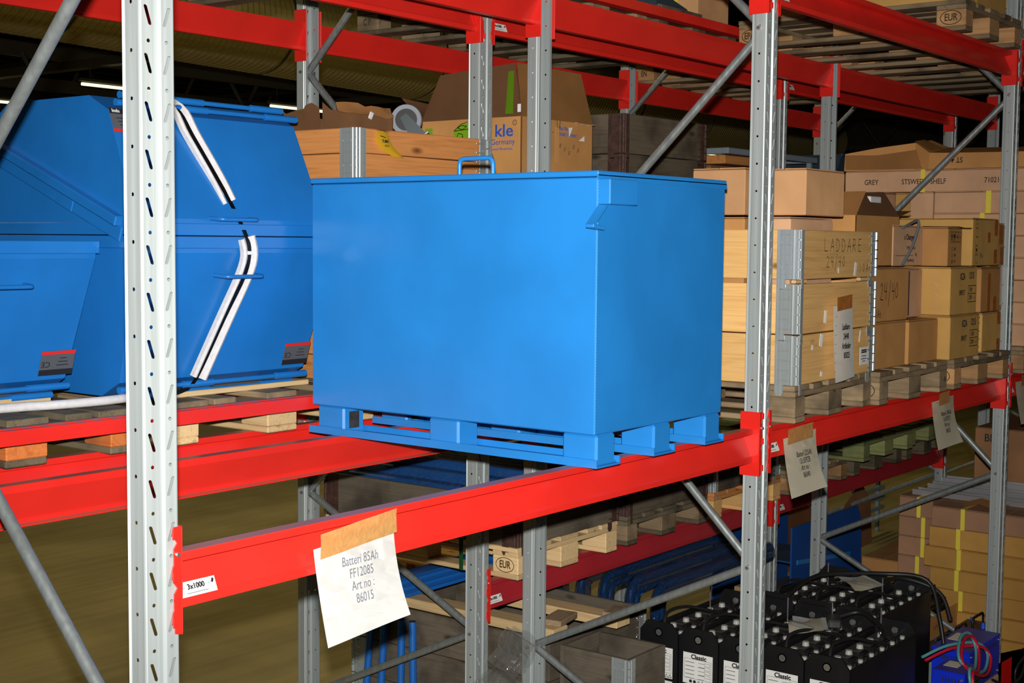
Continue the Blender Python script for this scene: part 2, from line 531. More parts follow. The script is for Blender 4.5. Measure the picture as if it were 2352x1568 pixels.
def rect_frame(parent, x, y, w, h, t, loc, face, mat='ink', name='printed_frame'):
    l = [[(x, y), (x + w, y)], [(x + w, y), (x + w, y + h)], [(x + w, y + h), (x, y + h)], [(x, y + h), (x, y)]]
    return ribbon(parent, l, t, loc, face, mat, name)
# ------------------------------------------------------------------ the hall
def plane_box(name, c, s, mat):
    o = ob(name, box_me(s, 0), None, c, (0, 0, 0), mat); struct(o); return o
plane_box('floor', (14, 12, -.1), (64, 50, .2), 'floor')
plane_box('wall_back', (14, 37.1, 3.6), (64, .2, 7.4), 'wall')
plane_box('wall_right', (46.1, 12, 3.6), (.2, 50, 7.4), 'wall')
plane_box('wall_left', (-18.1, 12, 3.6), (.2, 50, 7.4), 'wall')
plane_box('wall_front', (14, -13.1, 3.6), (64, .2, 7.4), 'wall')
def ceiling():
    bm = bmesh.new()
    # trapezoid roof sheet, ribs along X
    ys = []; y = -13.0
    while y < 37:
        ys += [(y, 7.2), (y + .5, 7.2), (y + .58, 7.12), (y + .92, 7.12)]; y += 1.0
    a = [bm.verts.new((-18, p, z)) for p, z in ys]; b = [bm.verts.new((46, p, z)) for p, z in ys]
    for i in range(len(ys) - 1): bm.faces.new((a[i], a[i + 1], b[i + 1], b[i]))
    bmesh.ops.solidify(bm, geom=bm.faces[:], thickness=.02)
    return struct(ob('ceiling', to_mesh(bm, 'ceiling'), mat='roof'))
ceil = ceiling()
# roof girders along the depth, each one lattice with flanges
def girder(x, i):
    t = struct(link(bpy.data.objects.new('trim_%d' % i, None))); t.location = (x, 12, 0)
    part('flange', t, (0, 0, 5.35), (.22, 49, .14), 'truss', 0)
    part('flange', t, (0, 0, 6.95), (.22, 49, .14), 'truss', 0)
    bm = bmesh.new(); y = -24
    while y < 24:
        tube_bm(bm, [(0, y, 5.35), (0, y + 1.2, 6.95)], .05, 6)
        tube_bm(bm, [(0, y + 1.2, 6.95), (0, y + 2.4, 5.35)], .05, 6); y += 2.4
    ob('lattice', to_mesh(bm, 'lattice'), t, mat='truss')
for i, x in enumerate((2.5, 9.5, 16.5, 25, 35)): girder(x, i + 1)
def purlin(y, z, i):
    o = ob('trim_%d' % i, box_me((62, .16, .26), 0), None, (14, y, z), mat='truss'); struct(o)
for i, (y, z) in enumerate(((11, 6.2), (14, 6.1), (19.5, 5.75), (23, 5.6), (27, 5.4), (31, 5.3))): purlin(y, z, 10 + i)

# ventilation duct, spiral seam
def duct():
    t = thing('ventilation_duct', 'fat olive spiral air duct running under the roof behind the racks', 'duct', (6, 9.45, 4.86), rotz=math.radians(7.2))
    bm = bmesh.new(); r = .55
    xs = []; x = -7.0
    while x < 20:
        xs += [(x, r), (x + .072, r), (x + .078, r - .009), (x + .084, r + .004)]; x += .09
    seg = 40; rings = []
    for xx, rr in xs:
        rings.append([bm.verts.new((xx, rr * math.cos(2 * PI * k / seg), rr * math.sin(2 * PI * k / seg))) for k in range(seg)])
    for a, b in zip(rings, rings[1:]):
        for k in range(seg): bm.faces.new((a[k], a[(k + 1) % seg], b[(k + 1) % seg], b[k]))
    ob('duct_shell', to_mesh(bm, 'duct_shell'), t, mat='duct')
    for x in range(-6, 20, 3):
        part('hanger', t, (x, 0, 1.45), (.03, .03, 1.85), 'truss', 0)
        ob('clamp_band', ring_band(.562, .03), t, (x, 0, 0), mat='truss')
def ring_band(r, w):
    def f():
        bm = bmesh.new(); seg = 32
        a = [bm.verts.new((-w / 2, r * math.cos(2 * PI * k / seg), r * math.sin(2 * PI * k / seg))) for k in range(seg)]
        b = [bm.verts.new((w / 2, r * math.cos(2 * PI * k / seg), r * math.sin(2 * PI * k / seg))) for k in range(seg)]
        for k in range(seg): bm.faces.new((a[k], a[(k + 1) % seg], b[(k + 1) % seg], b[k]))
        bmesh.ops.solidify(bm, geom=bm.faces[:], thickness=.006)
        return to_mesh(bm, 'clamp_band')
    return cached(('band', r, w), f)
duct()

# fluorescent lamps far behind
def lamp(x, y, z, label, L=1.9):
    t = thing('ceiling_lamp', label, 'lamp', (x, y, z), group=None)
    part('lamp_housing', t, (0, 0, .05), (L + .1, .10, .05), 'truss', .004)
    ob('fluorescent_tube', cyl_me(.026, L, 12), t, (0, 0, -.02), (0, PI / 2, 0), 'lamp')
    for s in (-1, 1): part('suspension_wire', t, (s * L * .4, 0, .9), (.012, .012, 1.7), 'truss', 0)
lamp(10.0, 17.3, 5.0, 'lit fluorescent lamp beyond the perforated front post at far left', 1.6)
lamp(14.3, 17.45, 5.0, 'lit fluorescent lamp shining past both sides of the grey post above the left skips', 1.65)
lamp(9.98, 21.2, 5.0, 'lit fluorescent lamp just clear of the skip roof in the far left corner', 1.6)
lamp(30.7, 17.7, 5.0, 'lit fluorescent lamp right of the dark crate, above the grey frames', 1.7)
def spot(x, y, z, label):
    t = thing('hall_spotlight', label, 'lamp', (x, y, z))
    ob('housing', cyl_me(.28, .55, 16, .36), t, (0, 0, 0), (0, 1.15, .5), 'duct')
    ob('rim', ring_me(.37, .37, .05), t, (-.25, -.13, -.11), (0, 1.15, .5), 'duct')
    part('bracket', t, (.1, 0, .4), (.05, .3, .7), 'truss', 0)
spot(11.6, 11.2, 4.45, 'round drum spotlight hanging under the duct, left of the caster carton')
spot(22.5, 14.2, 4.9, 'round spotlight hanging above the dark crate, under the far end of the duct')

# ------------------------------------------------------------------ perforated upright
ANG = [PI / 4 + k * PI / 6 for k in range(12)]
def cell(bm, fm, u0, u1, z0, z1, hole):
    uc, zc = (u0 + u1) / 2, (z0 + z1) / 2
    out = []; inn = []
    for i, a in enumerate(ANG):
        c, s = math.cos(a), math.sin(a); k = max(abs(c), abs(s))
        out.append(bm.verts.new(fm(uc + c / k * (u1 - u0) / 2, zc + s / k * (z1 - z0) / 2)))
        hu, hz = hole(a); inn.append(bm.verts.new(fm(hu, hz)))
    for i in range(12):
        j = (i + 1) % 12
        bm.faces.new((out[i], out[j], inn[j], inn[i]))
def upright_mesh(H=5.4):
    bm = bmesh.new()
    hw = .045
    def rnd(cu, cz, r): return lambda a: (cu + r * math.cos(a), cz + r * math.sin(a))
    def slot(cu, cz, lean):
        def f(a):
            c, s = math.cos(a), math.sin(a)
            z = .0205 * max(-1, min(1, s * 1.25)); u = .0042 * max(-1, min(1, c * 1.45))
            return (cu + u + lean * z, cz + z)
        return f
    ff = lambda u, z: Vector((u, 0, z))
    fl_ = lambda u, z: Vector((-hw, u, z)); fr = lambda u, z: Vector((hw, u, z))
    n = int(H / .1)
    for k in range(n):
        z = k * .1
        for sg in (-1, 1):
            u0, u1 = sorted((sg * .0405, sg * .010)); uc = sg * .0245
            cell(bm, ff, u0, u1, z + .005, z + .055, slot(uc, z + .030, .32 * sg))
            cell(bm, ff, u0, u1, z + .055, z + .105, rnd(uc - sg * .001, z + .077, .0042))
        for fm in (fl_, fr):
            cell(bm, fm, .005, .046, z + .007, z + .107, rnd(.029, z + .057, .0042))
    z0, z1 = .005, n * .1 + .005
    def strip(pts):
        for a, b in zip(pts, pts[1:]):
            bm.faces.new([bm.verts.new(v) for v in ((a[0], a[1], z0), (b[0], b[1], z0), (b[0], b[1], z1), (a[0], a[1], z1))])
    strip([(-.010, 0), (-.0065, .007), (.0065, .007), (.010, 0)])
    for s in (-1, 1):
        strip([(s * .0405, 0), (s * .0435, .0015), (s * .045, .005)])
        strip([(s * .045, .046), (s * .041, .050), (s * .041, .055), (s * .045, .059), (s * .043, .061), (s * .031, .061), (s * .030, .052)])
    bmesh.ops.remove_doubles(bm, verts=bm.verts[:], dist=.00005)
    me = to_mesh(bm, 'upright')
    return me
UPR = upright_mesh()

def bolt(parent, loc, rot=(0, PI / 2, 0)):
    ob('bolt', cyl_me(.011, .010, 10, .007), parent, loc, rot, 'bolt')

def frame(label, x, yf, yr, mirrored=False):
    t = thing('rack_frame', label, 'rack frame', (x, yf, 0))
    d = yr - yf
    ob('upright', UPR, t, (0, 0, 0), mat='galv')
    ob('upright', UPR, t, (0, d, 0), (0, 0, PI), 'galv')
    for y in (0.03, d - .03):
        part('foot_plate', t, (0, y, .004), (.13, .12, .008), 'tube')
    nodes = [(0, .25), (1, .75), (0, 1.25), (1, 2.25), (0, 3.25), (1, 4.25), (0, 5.25)]
    def pos(nn):
        s, z = nn
        if mirrored: s = 1 - s
        return Vector((0, .032 if s == 0 else d - .032, z))
    for a, b in zip(nodes, nodes[1:]):
        pa, pb = pos(a), pos(b); dr = (pb - pa).normalized()
        bm = bmesh.new()
        tube_bm(bm, [pa + dr * .012, pb - dr * .012], .0165, 14)
        ob('brace', to_mesh(bm, 'brace'), t, mat='tube')
    for nn in nodes:
        p = pos(nn)
        for s in (-1, 1): bolt(t, (s * .048, p.y, p.z), (0, s * PI / 2, 0))
    return t

frame('nearest galvanised frame, bright white perforated post at the left of the picture', -P, 0, D)
frame('middle front galvanised frame standing right of the big blue container', 0, 0, D)
frame('front galvanised frame at the right edge, red guard at its foot', P, 0, D)
frame('front galvanised frame of the far bay, mostly outside the right edge', 2 * P, 0, D)
frame('rear-row frame with slim grey posts between the left skips and the pine crate', 0, S, T, True)
frame('rear-row frame hidden behind the middle front post, grey post above the dark crate', P, S, T, True)
frame('far rear-row frame seen behind the grey frames and long cartons', 2 * P, S, T, True)
frame('farthest rear-row frame with a red plate high under the far slats', 3 * P, S, T, True)

# ------------------------------------------------------------------ beams
SEC = [(0, 0), (0, -.02), (.036, -.024), (.004, -.102), (0, -.106), (0, -.125), (.030, -.125), (.030, -.121), (.006, -.119), (.009, -.104), (.045, -.022), (.045, 0)]
def beam_me(L):
    def f():
        bm = bmesh.new()
        a = [bm.verts.new((-L / 2, y, z)) for y, z in SEC]; b = [bm.verts.new((L / 2, y, z)) for y, z in SEC]
        n = len(SEC)
        bm.faces.new(a); bm.faces.new(b[::-1])
        for i in range(n): bm.faces.new((a[i], a[(i + 1) % n], b[(i + 1) % n], b[i]))
        es = [e for e in bm.edges if abs(e.verts[0].co.x - e.verts[1].co.x) > .1 and e.verts[0].co.y < .002]
        bmesh.ops.bevel(bm, geom=es, offset=.0018, segments=2, affect='EDGES')
        return to_mesh(bm, 'beam_body')
    return cached(('beam', round(L, 3)), f)
def plate_me():
    """end plate of a right-hand beam end: side plate plus notched front flange with hooks; upright lies on +X side"""
    def f():
        bm = bmesh.new()
        # side plate x = 0
        add_box(bm, (0, .034, .12), (.004, .078, .24), bevel=.0012)
        add_box(bm, (.0005, -.0045, .12), (.005, .006, .236), bevel=.002)
        # notched flange lying on the front of the post
        prof = [(0, .0), (.019, .004)]
        for k in range(2):
            z = .022 + k * .1
            prof += [(.019, z + .0), (.026, z + .004), (.024, z + .03), (.021, z + .036), (.021, z + .07), (.012, z + .082), (.021, z + .094)]
        prof += [(.026, .222), (.022, .240), (0, .240)]
        a = [bm.verts.new((x, -.007, z)) for x, z in prof]; b = [bm.verts.new((x, -.003, z)) for x, z in prof]
        n = len(prof)
        bm.faces.new(a); bm.faces.new(b[::-1])
        for i in range(n): bm.faces.new((a[i], a[(i + 1) % n], b[(i + 1) % n], b[i]))
        for z in (.03, .13, .225): add_box(bm, (.023, -.0095, z), (.010, .004, .022), rot=None, bevel=.001)
        return to_mesh(bm, 'end_plate')
    return cached('plate', f)
def beam(label, xl, y, zc, facing=-1, sticker=True, paint='red'):
    """beam between the posts at xl and xl+P; facing -1: profile looks at the aisle (-Y)"""
    L = P - .09
    t = thing('rack_beam', label, 'rack beam', (xl + P / 2, y, zc), 0 if facing < 0 else PI)
    y0 = .018
    ob('beam_body', beam_me(L - .006), t, (0, y0, .175), mat=paint)
    ob('end_plate', plate_me(), t, (L / 2 - .003, 0, 0), mat='red_clean')
    ob('end_plate', plate_me(), t, (-L / 2 + .003, 0, 0), mat='red_clean', scale=(-1, 1, 1))
    for s in (-1, 1):
        ob('locking_pin', cyl_me(.005, .010, 8), t, (s * (L / 2 + .012), -.010, .18), (PI / 2, 0, 0), 'bolt')
        prism('weld_seam', t, [(y0 + .036, .149), (y0 + .028, .150), (y0 - .002, .075), (y0 + .006, .072)], s * (L / 2 - .012), s * (L / 2 - .004), 'x', 'red_clean')
    if sticker and facing < 0:
        tilt = math.atan2(.032, .078)
        st = part('load_sticker', t, (-L / 2 + .068, y0 + .0062, .087), (.108, .0008, .034), 'sticker', 0, (-tilt, 0, .0))
        text(st, '3x1000', .017, (-.002, -.0008, .004), FRONT, 'ink', .95, .0006)
        text(st, 'Max', .006, (-.038, -.0008, .004), FRONT, 'ink_grey')
        text(st, 'kg', .007, (.036, -.0008, .004), FRONT, 'ink_grey')
        part('print_line', st, (.0, -.0006, -.010), (.06, .0006, .002), 'ink_grey', 0)
        part('print_mark', st, (.046, -.0006, .008), (.006, .0006, .010), 'ink', 0, (0, .5, 0))
    return t
FB = 'red front beam'
beam('red front beam under the big blue container, in the foreground', -P, 0, Z_MID)
beam('red front beam under the charger crate and cartons, right of middle post', 0, 0, Z_MID)
beam('red front beam beyond the right-hand post at container level', P, 0, Z_MID)
beam('red rear beam of the front row carrying the back end of the blue container', -P, D, Z_MID, 1)
beam('red rear beam behind the charger crate, hidden under pallets', 0, D, Z_MID, 1)
beam('red rear beam behind the long cartons at container level', P, D, Z_MID, 1)
beam('red beam of the back row on which the skip pallets rest', -P, S, Z_MID)
beam('red beam of the back row under the dark collar crate, container level', 0, S, Z_MID)
beam('red beam of the back row under the grey frames, container level', P, S, Z_MID)
for i, w in enumerate(('skips', 'caster carton and dark crate', 'grey frames')):
    beam('rearmost red beam behind the %s, container level' % w, (i - 1) * P, T, Z_MID, 1)
beam('high red front beam left of the middle post, mostly above the picture', -P, 0, Z_UP)
beam('high red front beam sloping down to the right edge under the stamped pallets', 0, 0, Z_UP)
beam('high red front beam of the far bay beyond the right edge', P, 0, Z_UP)
beam('high red rear beam of the front row crossing the top centre of the picture', -P, D, Z_UP, 1)
beam('high red rear beam behind the round diagonal brace, upper right', 0, D, Z_UP, 1)
beam('high red rear beam of the front row in the far right bay', P, D, Z_UP, 1)
beam('high red back-row beam just under the top centre beam', -P, S, Z_UP)
beam('high red back-row beam above the dark crate, white sticker by the middle post', 0, S, Z_UP)
beam('high red back-row beam in the far bay above the grey frames', P, S, Z_UP)
beam('high rearmost red beam above the left skips', -P, T, Z_UP, 1)
beam('high rearmost red beam above the dark collar crate', 0, T, Z_UP, 1)
beam('high rearmost red beam in the far bay, just above the long cartons', P, T, Z_UP, 1)
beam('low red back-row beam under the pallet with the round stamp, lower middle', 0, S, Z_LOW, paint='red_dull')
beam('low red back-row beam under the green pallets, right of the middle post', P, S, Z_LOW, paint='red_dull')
beam('low rearmost red beam behind the pallet with the round stamp', 0, T, Z_LOW, 1)
beam('low rearmost red beam behind the green pallets', P, T, Z_LOW, 1)

# pallet stops between the two rows: thin channels
def stop(label, x0, x1, z):
    t = thing('pallet_stop_rail', label, 'rail', ((x0 + x1) / 2, 1.2, z))
    L = x1 - x0
    poly = [(0, 0), (0, .045), (.02, .045), (.02, .036), (.03, .036), (.03, .047), (.055, .047), (.055, 0)]
    prism('channel', t, poly, -L / 2, L / 2, 'x', 'red')
    for s in (-1, 1):
        part('bracket', t, (s * (L / 2 - .03), -.027, .02), (.06, .052, .03), 'red_clean')
    return t
stop('thin red pallet stop rail along the front of the skip pallets', -P + .0, -.02, 1.857)
stop('thin red pallet stop rail high at the top, ending behind the stamped pallet', -.02, 2 * P - .03, 3.556)

# red guard at the foot of the right-hand post
def guard():
    t = thing('post_guard', 'red steel corner guard around the foot of the right-hand post', 'post guard', (P, -.05, 0))
    bm = bmesh.new()
    outer = [(-.16, .10), (-.16, -.02), (-.12, -.06), (.12, -.06), (.16, -.02), (.16, .10)]
    h = [.22, .27, .30, .30, .27, .22]
    a = [bm.verts.new((x, y, 0)) for x, y in outer]; b = [bm.verts.new((x, y, hh)) for (x, y), hh in zip(outer, h)]
    for i in range(5): bm.faces.new((a[i], a[i + 1], b[i + 1], b[i]))
    bmesh.ops.solidify(bm, geom=bm.faces[:], thickness=.006)
    ob('guard_plate', to_mesh(bm, 'guard_plate'), t, mat='guard')
    for s in (-1, 1):
        part('foot_flange', t, (s * .19, .04, .004), (.07, .1, .008), 'guard')
        bolt(t, (s * .19, .04, .012), (0, 0, 0))
guard()
# ------------------------------------------------------------------ pallets
def stamp(parent, s, loc, face, scale=1.0, mat='ink_brown', oval=True):
    text(parent, s, .048 * scale, loc, face, mat, .72, .0009, name='burnt_stamp')
    if oval: ob('burnt_oval', ring_me(.052 * scale, .034 * scale, .003), parent, loc, face, mat)

def pallet(label, x0, y0, z, yaw=0.0, deck='worn', blk='block', bottom=None, stamps=(), group=None, endblk=None, W=.8):
    """EUR pallet, 800 along X, 1200 along Y; stamps: list of (which corner block side, text)"""
    bottom = bottom or deck
    t = thing('pallet', label, 'pallet', (x0 + W / 2, y0 + .6, z), yaw, group)
    h = W / 2
    for x, w in ((.0715 - h, .143), (.21 - h, .098), (0, .143), (h - .21, .098), (h - .0715, .143)):
        board('deck_board', t, (x + random.uniform(-.004, .004), random.uniform(-.004, .004), .133), 1.2, w, .022, 'y', deck, .003, .002)
    for y in (-.5275, 0, .5275):
        board('cross_board', t, (0, y, .111), W, .143, .022, 'x', deck, .003, .002)
    for y, l in ((-.5275, .143), (0, .143), (.5275, .143)):
        for x, w in ((.05 - h, .098), (0, .143), (h - .05, .098)):
            bm_ = endblk if (endblk and y < -.1) else blk
            board('block', t, (x, y, .061), l, w, .078, 'y', bm_, .004, .006)
    for x, w in ((.05 - h, .098), (0, .143), (h - .05, .098)):
        board('bottom_board', t, (x + random.uniform(-.003, .003), 0, .011), 1.2, w, .022, 'y', bottom, .004, .001)
    for (side, yy, s, ov) in stamps:
        y = {'f': -.5275, 'm': 0, 'r': .5275}[yy]
        if side == 'w': stamp(t, s, (-h - .0008, y, .062), SIDE, oval=ov)
        else: stamp(t, s, (0 if yy == 'm' else .05 - h, -.6008, .062), FRONT, .8, oval=ov)
    return t

# ------------------------------------------------------------------ pallet collars
def hinge_me(h, leg1=.088, leg2=.05, ribs=True, lines=True):
    """corner hinge at the origin corner, legs along +X and +Y, outside faces at x=0,y=0 (looking -X / -Y)"""
    def f():
        bm = bmesh.new()
        add_box(bm, (-.001, leg1 / 2, h / 2), (.002, leg1, h), bevel=.0005)
        add_box(bm, (leg2 / 2, -.001, h / 2), (leg2, .002, h), bevel=.0005)
        for (px, py) in (((-.001, .019), (.017, -.001)) if lines else ()):  # half-round ridges added beside the corner to catch highlights
            rr = bmesh.ops.create_cone(bm, cap_ends=True, segments=10, radius1=.0055, radius2=.0055, depth=h)
            bmesh.ops.translate(bm, vec=(px, py, h / 2), verts=rr['verts'])
        # knuckles round the pin, alternating
        k = max(3, int(h / .034)); kh = h / k
        for i in range(k):
            r = bmesh.ops.create_cone(bm, cap_ends=True, segments=10, radius1=.008, radius2=.008, depth=kh * .86)
            bmesh.ops.translate(bm, vec=(-.001, -.001, kh * (i + .5)), verts=r['verts'])
        if ribs:
            for i in range(k):
                for (c, s) in (((-.003, .045, kh * (i + .5)), (.003, .06, .006)), ((.030, -.003, kh * (i + .5)), (.03, .003, .006))):
                    add_box(bm, c, s, bevel=.001)
            for i in range(2):
                for y in (.03, .072):
                    r = bmesh.ops.create_cone(bm, cap_ends=True, segments=8, radius1=.004, radius2=.002, depth=.003)
                    bmesh.ops.rotate(bm, cent=(0, 0, 0), matrix=Euler((0, -PI / 2, 0)).to_matrix(), verts=r['verts'])
                    bmesh.ops.translate(bm, vec=(-.003, y, h * (.25 + .5 * i)), verts=r['verts'])
        # lugs that reach over the collar or pallet below
        prof = [(.050, 0), (.086, 0), (.086, -.030), (.078, -.042), (.058, -.042), (.050, -.030)]
        a = [bm.verts.new((-.0045, y, z)) for y, z in prof]; b = [bm.verts.new((-.0015, y, z)) for y, z in prof]
        bm.faces.new(a); bm.faces.new(b[::-1])
        for i in range(6): bm.faces.new((a[i], a[(i + 1) % 6], b[(i + 1) % 6], b[i]))
        add_box(bm, (.036, -.003, -.018), (.022, .003, .044), bevel=.001)
        return to_mesh(bm, 'hinge')
    return cached(('hinge', h, leg1, leg2, ribs, lines), f)

def collar(label, x0, y0, z, h=.195, mat='pine', hmat='zinc_dull', nb=1, yaw=0.0, w=.8, d=1.2, group=None, gap=.001, pivot=None, corners='abcd'):
    cx, cy = x0 + w / 2, y0 + d / 2
    if pivot:      # same rotation centre as the pallet below
        dx, dy = cx - pivot[0], cy - pivot[1]
        cx = pivot[0] + dx * math.cos(yaw) - dy * math.sin(yaw); cy = pivot[1] + dx * math.sin(yaw) + dy * math.cos(yaw)
    t = thing('pallet_collar', label, 'pallet collar', (cx, cy, z), yaw, group)
    th = .021; bh = h / nb
    for i in range(nb):
        zz = bh * (i + .5)
        for s in (-1, 1):
            board('side_board', t, (s * (w / 2 - th / 2), 0, zz), d - 2 * th, bh - .003, th, 'yz', mat, .0025, .002)
            board('end_board', t, (0, s * (d / 2 - th / 2), zz), w, bh - .003, th, 'xz', mat, .0025, .002)
    hm = hinge_me(round(h - .004, 3))
    hm2 = hinge_me(round(h - .004, 3), .05, .088, True, False)
    if 'a' in corners: ob('corner_hinge', hm, t, (-w / 2 - .0005, -d / 2 - .0005, .002), (0, 0, 0), hmat)
    if 'b' in corners: ob('corner_hinge', hm, t, (w / 2 + .0005, d / 2 + .0005, .002), (0, 0, PI), hmat)
    if 'c' in corners: ob('corner_hinge', hm2, t, (w / 2 + .0005, -d / 2 - .0005, .002), (0, 0, PI / 2), hmat)
    if 'd' in corners: ob('corner_hinge', hm2, t, (-w / 2 - .0005, d / 2 + .0005, .002), (0, 0, -PI / 2), hmat)
    return t

# ------------------------------------------------------------------ cartons
def carton(label, x0, x1, y0, y1, z0, z1, mat='kraft', yaw=0.0, flaps=True, tape=None, seam='x', group=None, bulge=.004, straps=(), cat='box', name='cardboard_box'):
    """closed carton; returns (thing, half sizes). Local origin: centre of the base."""
    sx, sy, sz = x1 - x0, y1 - y0, z1 - z0
    t = thing(name, label, cat, ((x0 + x1) / 2, (y0 + y1) / 2, z0), yaw, group)
    def f():
        bm = bmesh.new()
        add_box(bm, (0, 0, sz / 2 - .002), (sx, sy, sz - .004), bevel=min(.004, sx * .03, sy * .03, sz * .03))
        bmesh.ops.subdivide_edges(bm, edges=[e for e in bm.edges if e.calc_length() > .1], cuts=2, use_grid_fill=True)
        for v in bm.verts:
            for i, s in ((0, sx), (1, sy)):
                if abs(abs(v.co[i]) - s / 2) < .0015:
                    o = 1 - i; so = (sx, sy)[o]
                    q = (1 - (2 * v.co[o] / so) ** 2) * (1 - (2 * v.co.z / sz - 1) ** 2)
                    v.co[i] += math.copysign(max(0, q) * bulge * random.uniform(-.6, .8), v.co[i])
        return to_mesh(bm, 'carton_body')
    ob('body', f(), t, mat=mat)
    if flaps:
        if seam == 'x':
            for s in (-1, 1): part('flap', t, (0, s * sy / 4, sz), (sx - .004, sy / 2 - .004, .004), mat, .001, (0, random.uniform(-.004, .004), 0))
        else:
            for s in (-1, 1): part('flap', t, (s * sx / 4, 0, sz), (sx / 2 - .004, sy - .004, .004), mat, .001, (random.uniform(-.004, .004), 0, 0))
    if tape:
        w = .05
        if seam == 'x':
            part('tape', t, (0, 0, sz + .0024), (sx + .002, w, .0008), tape, 0)
            for s in (-1, 1): part('tape', t, (s * (sx / 2 + .0048), 0, sz - .04), (.0012, w, .08), tape, 0)
        else:
            part('tape', t, (0, 0, sz + .0024), (w, sy + .002, .0008), tape, 0)
            for s in (-1, 1): part('tape', t, (0, s * (sy / 2 + .0048), sz - .04), (w, .0012, .08), tape, 0)
    for (ax, pos, w, col) in straps:      # 'y': strap round the box at local y=pos ; 'x' likewise ; 'z': level strap
        e = .006
        if ax == 'y':
            for s in (-1, 1): part('strap', t, (s * (sx / 2 + e), pos, sz / 2), (.001, w, sz + .004), col, 0)
            part('strap', t, (0, pos, sz + e * .7), (sx + 2 * e, w, .001), col, 0)
        elif ax == 'x':
            for s in (-1, 1): part('strap', t, (pos, s * (sy / 2 + e), sz / 2), (w, .001, sz + .004), col, 0)
            part('strap', t, (pos, 0, sz + e * .7), (w, sy + 2 * e, .001), col, 0)
    return t, (sx / 2, sy / 2, sz)

def sheet(name, parent, pts, mat, thick=.0008):
    """bent sheet from a grid of points (rows of equal length)"""
    bm = bmesh.new()
    g = [[bm.verts.new(p) for p in row] for row in pts]
    for a, b in zip(g, g[1:]):
        for i in range(len(a) - 1):
            f = bm.faces.new((a[i], a[i + 1], b[i + 1], b[i])); f.smooth = True
    bmesh.ops.solidify(bm, geom=bm.faces[:], thickness=thick)
    return ob(name, to_mesh(bm, name), parent, mat=mat)

def flap(name, parent, hinge_a, hinge_b, tip_b, tip_a, mat, thick=.005):
    return sheet(name, parent, [[hinge_a, hinge_b], [tip_a, tip_b]], mat, thick)

# ------------------------------------------------------------------ paper signs
def paper_sign(label, x, w, ztop, h, lines, mat='paper', tape_w=.17, tape_dx=0.0, curl=.03, lean=.0, size=.03, xoff=0.0, dash=True, y=.012, tsk=0.0, tape_h=.06):
    t = thing('paper_sign', label, 'paper sign', (x, y, ztop - h))
    n = 8
    rows = []
    def yy(u, v): # v: 0 top .. 1 bottom
        return -.006 - curl * v * v * (1 + .35 * (2 * u - 1)) - .006 * math.sin(u * 3.1 + v * 2)
    for j in range(n + 1):
        v = j / n
        rows.append([Vector(((u / 6 - .5) * w + lean * v, yy(u / 6, v), h * (1 - v) + tsk * (u / 6 - .5))) for u in range(7)])
    sheet('paper_sheet', t, rows, mat, .0006)
    # tape over the top edge
    g = []
    for j in range(4):
        g.append([Vector((tape_dx + (i / 4 - .5) * tape_w, yy(.5, 0) - .0026 - .0012 * math.sin(i * 2.3 + j * 1.7), h + tape_h * .55 - tape_h * j / 3 + tsk * (tape_dx / w + (i / 4 - .5) * tape_w / w))) for i in range(5)])
    sheet('tape', t, g, 'tape_clear', .0004)
    for k, (s, v, sz) in enumerate(lines):
        slope = math.atan2(-curl * 2 * v, h)
        text(t, s, sz, (xoff + lean * v, yy(.5, v) - .0042 - .003 * abs(curl) / .03, h * (1 - v)), FRONT, 'ink_grey' if mat == 'paper' else 'ink', .74, -.0003, extra=(slope, 0, 0))
    if dash:
        for i in (-1, 1):
            for q in (0, .05): part('punched_mark', t, (i * w * .3 + q * w, yy(.5 + .3 * i, .03) - .0022, h * .955 + tsk * (i * .3)), (.004, .0006, .006), 'ink_purple', 0)
    return t
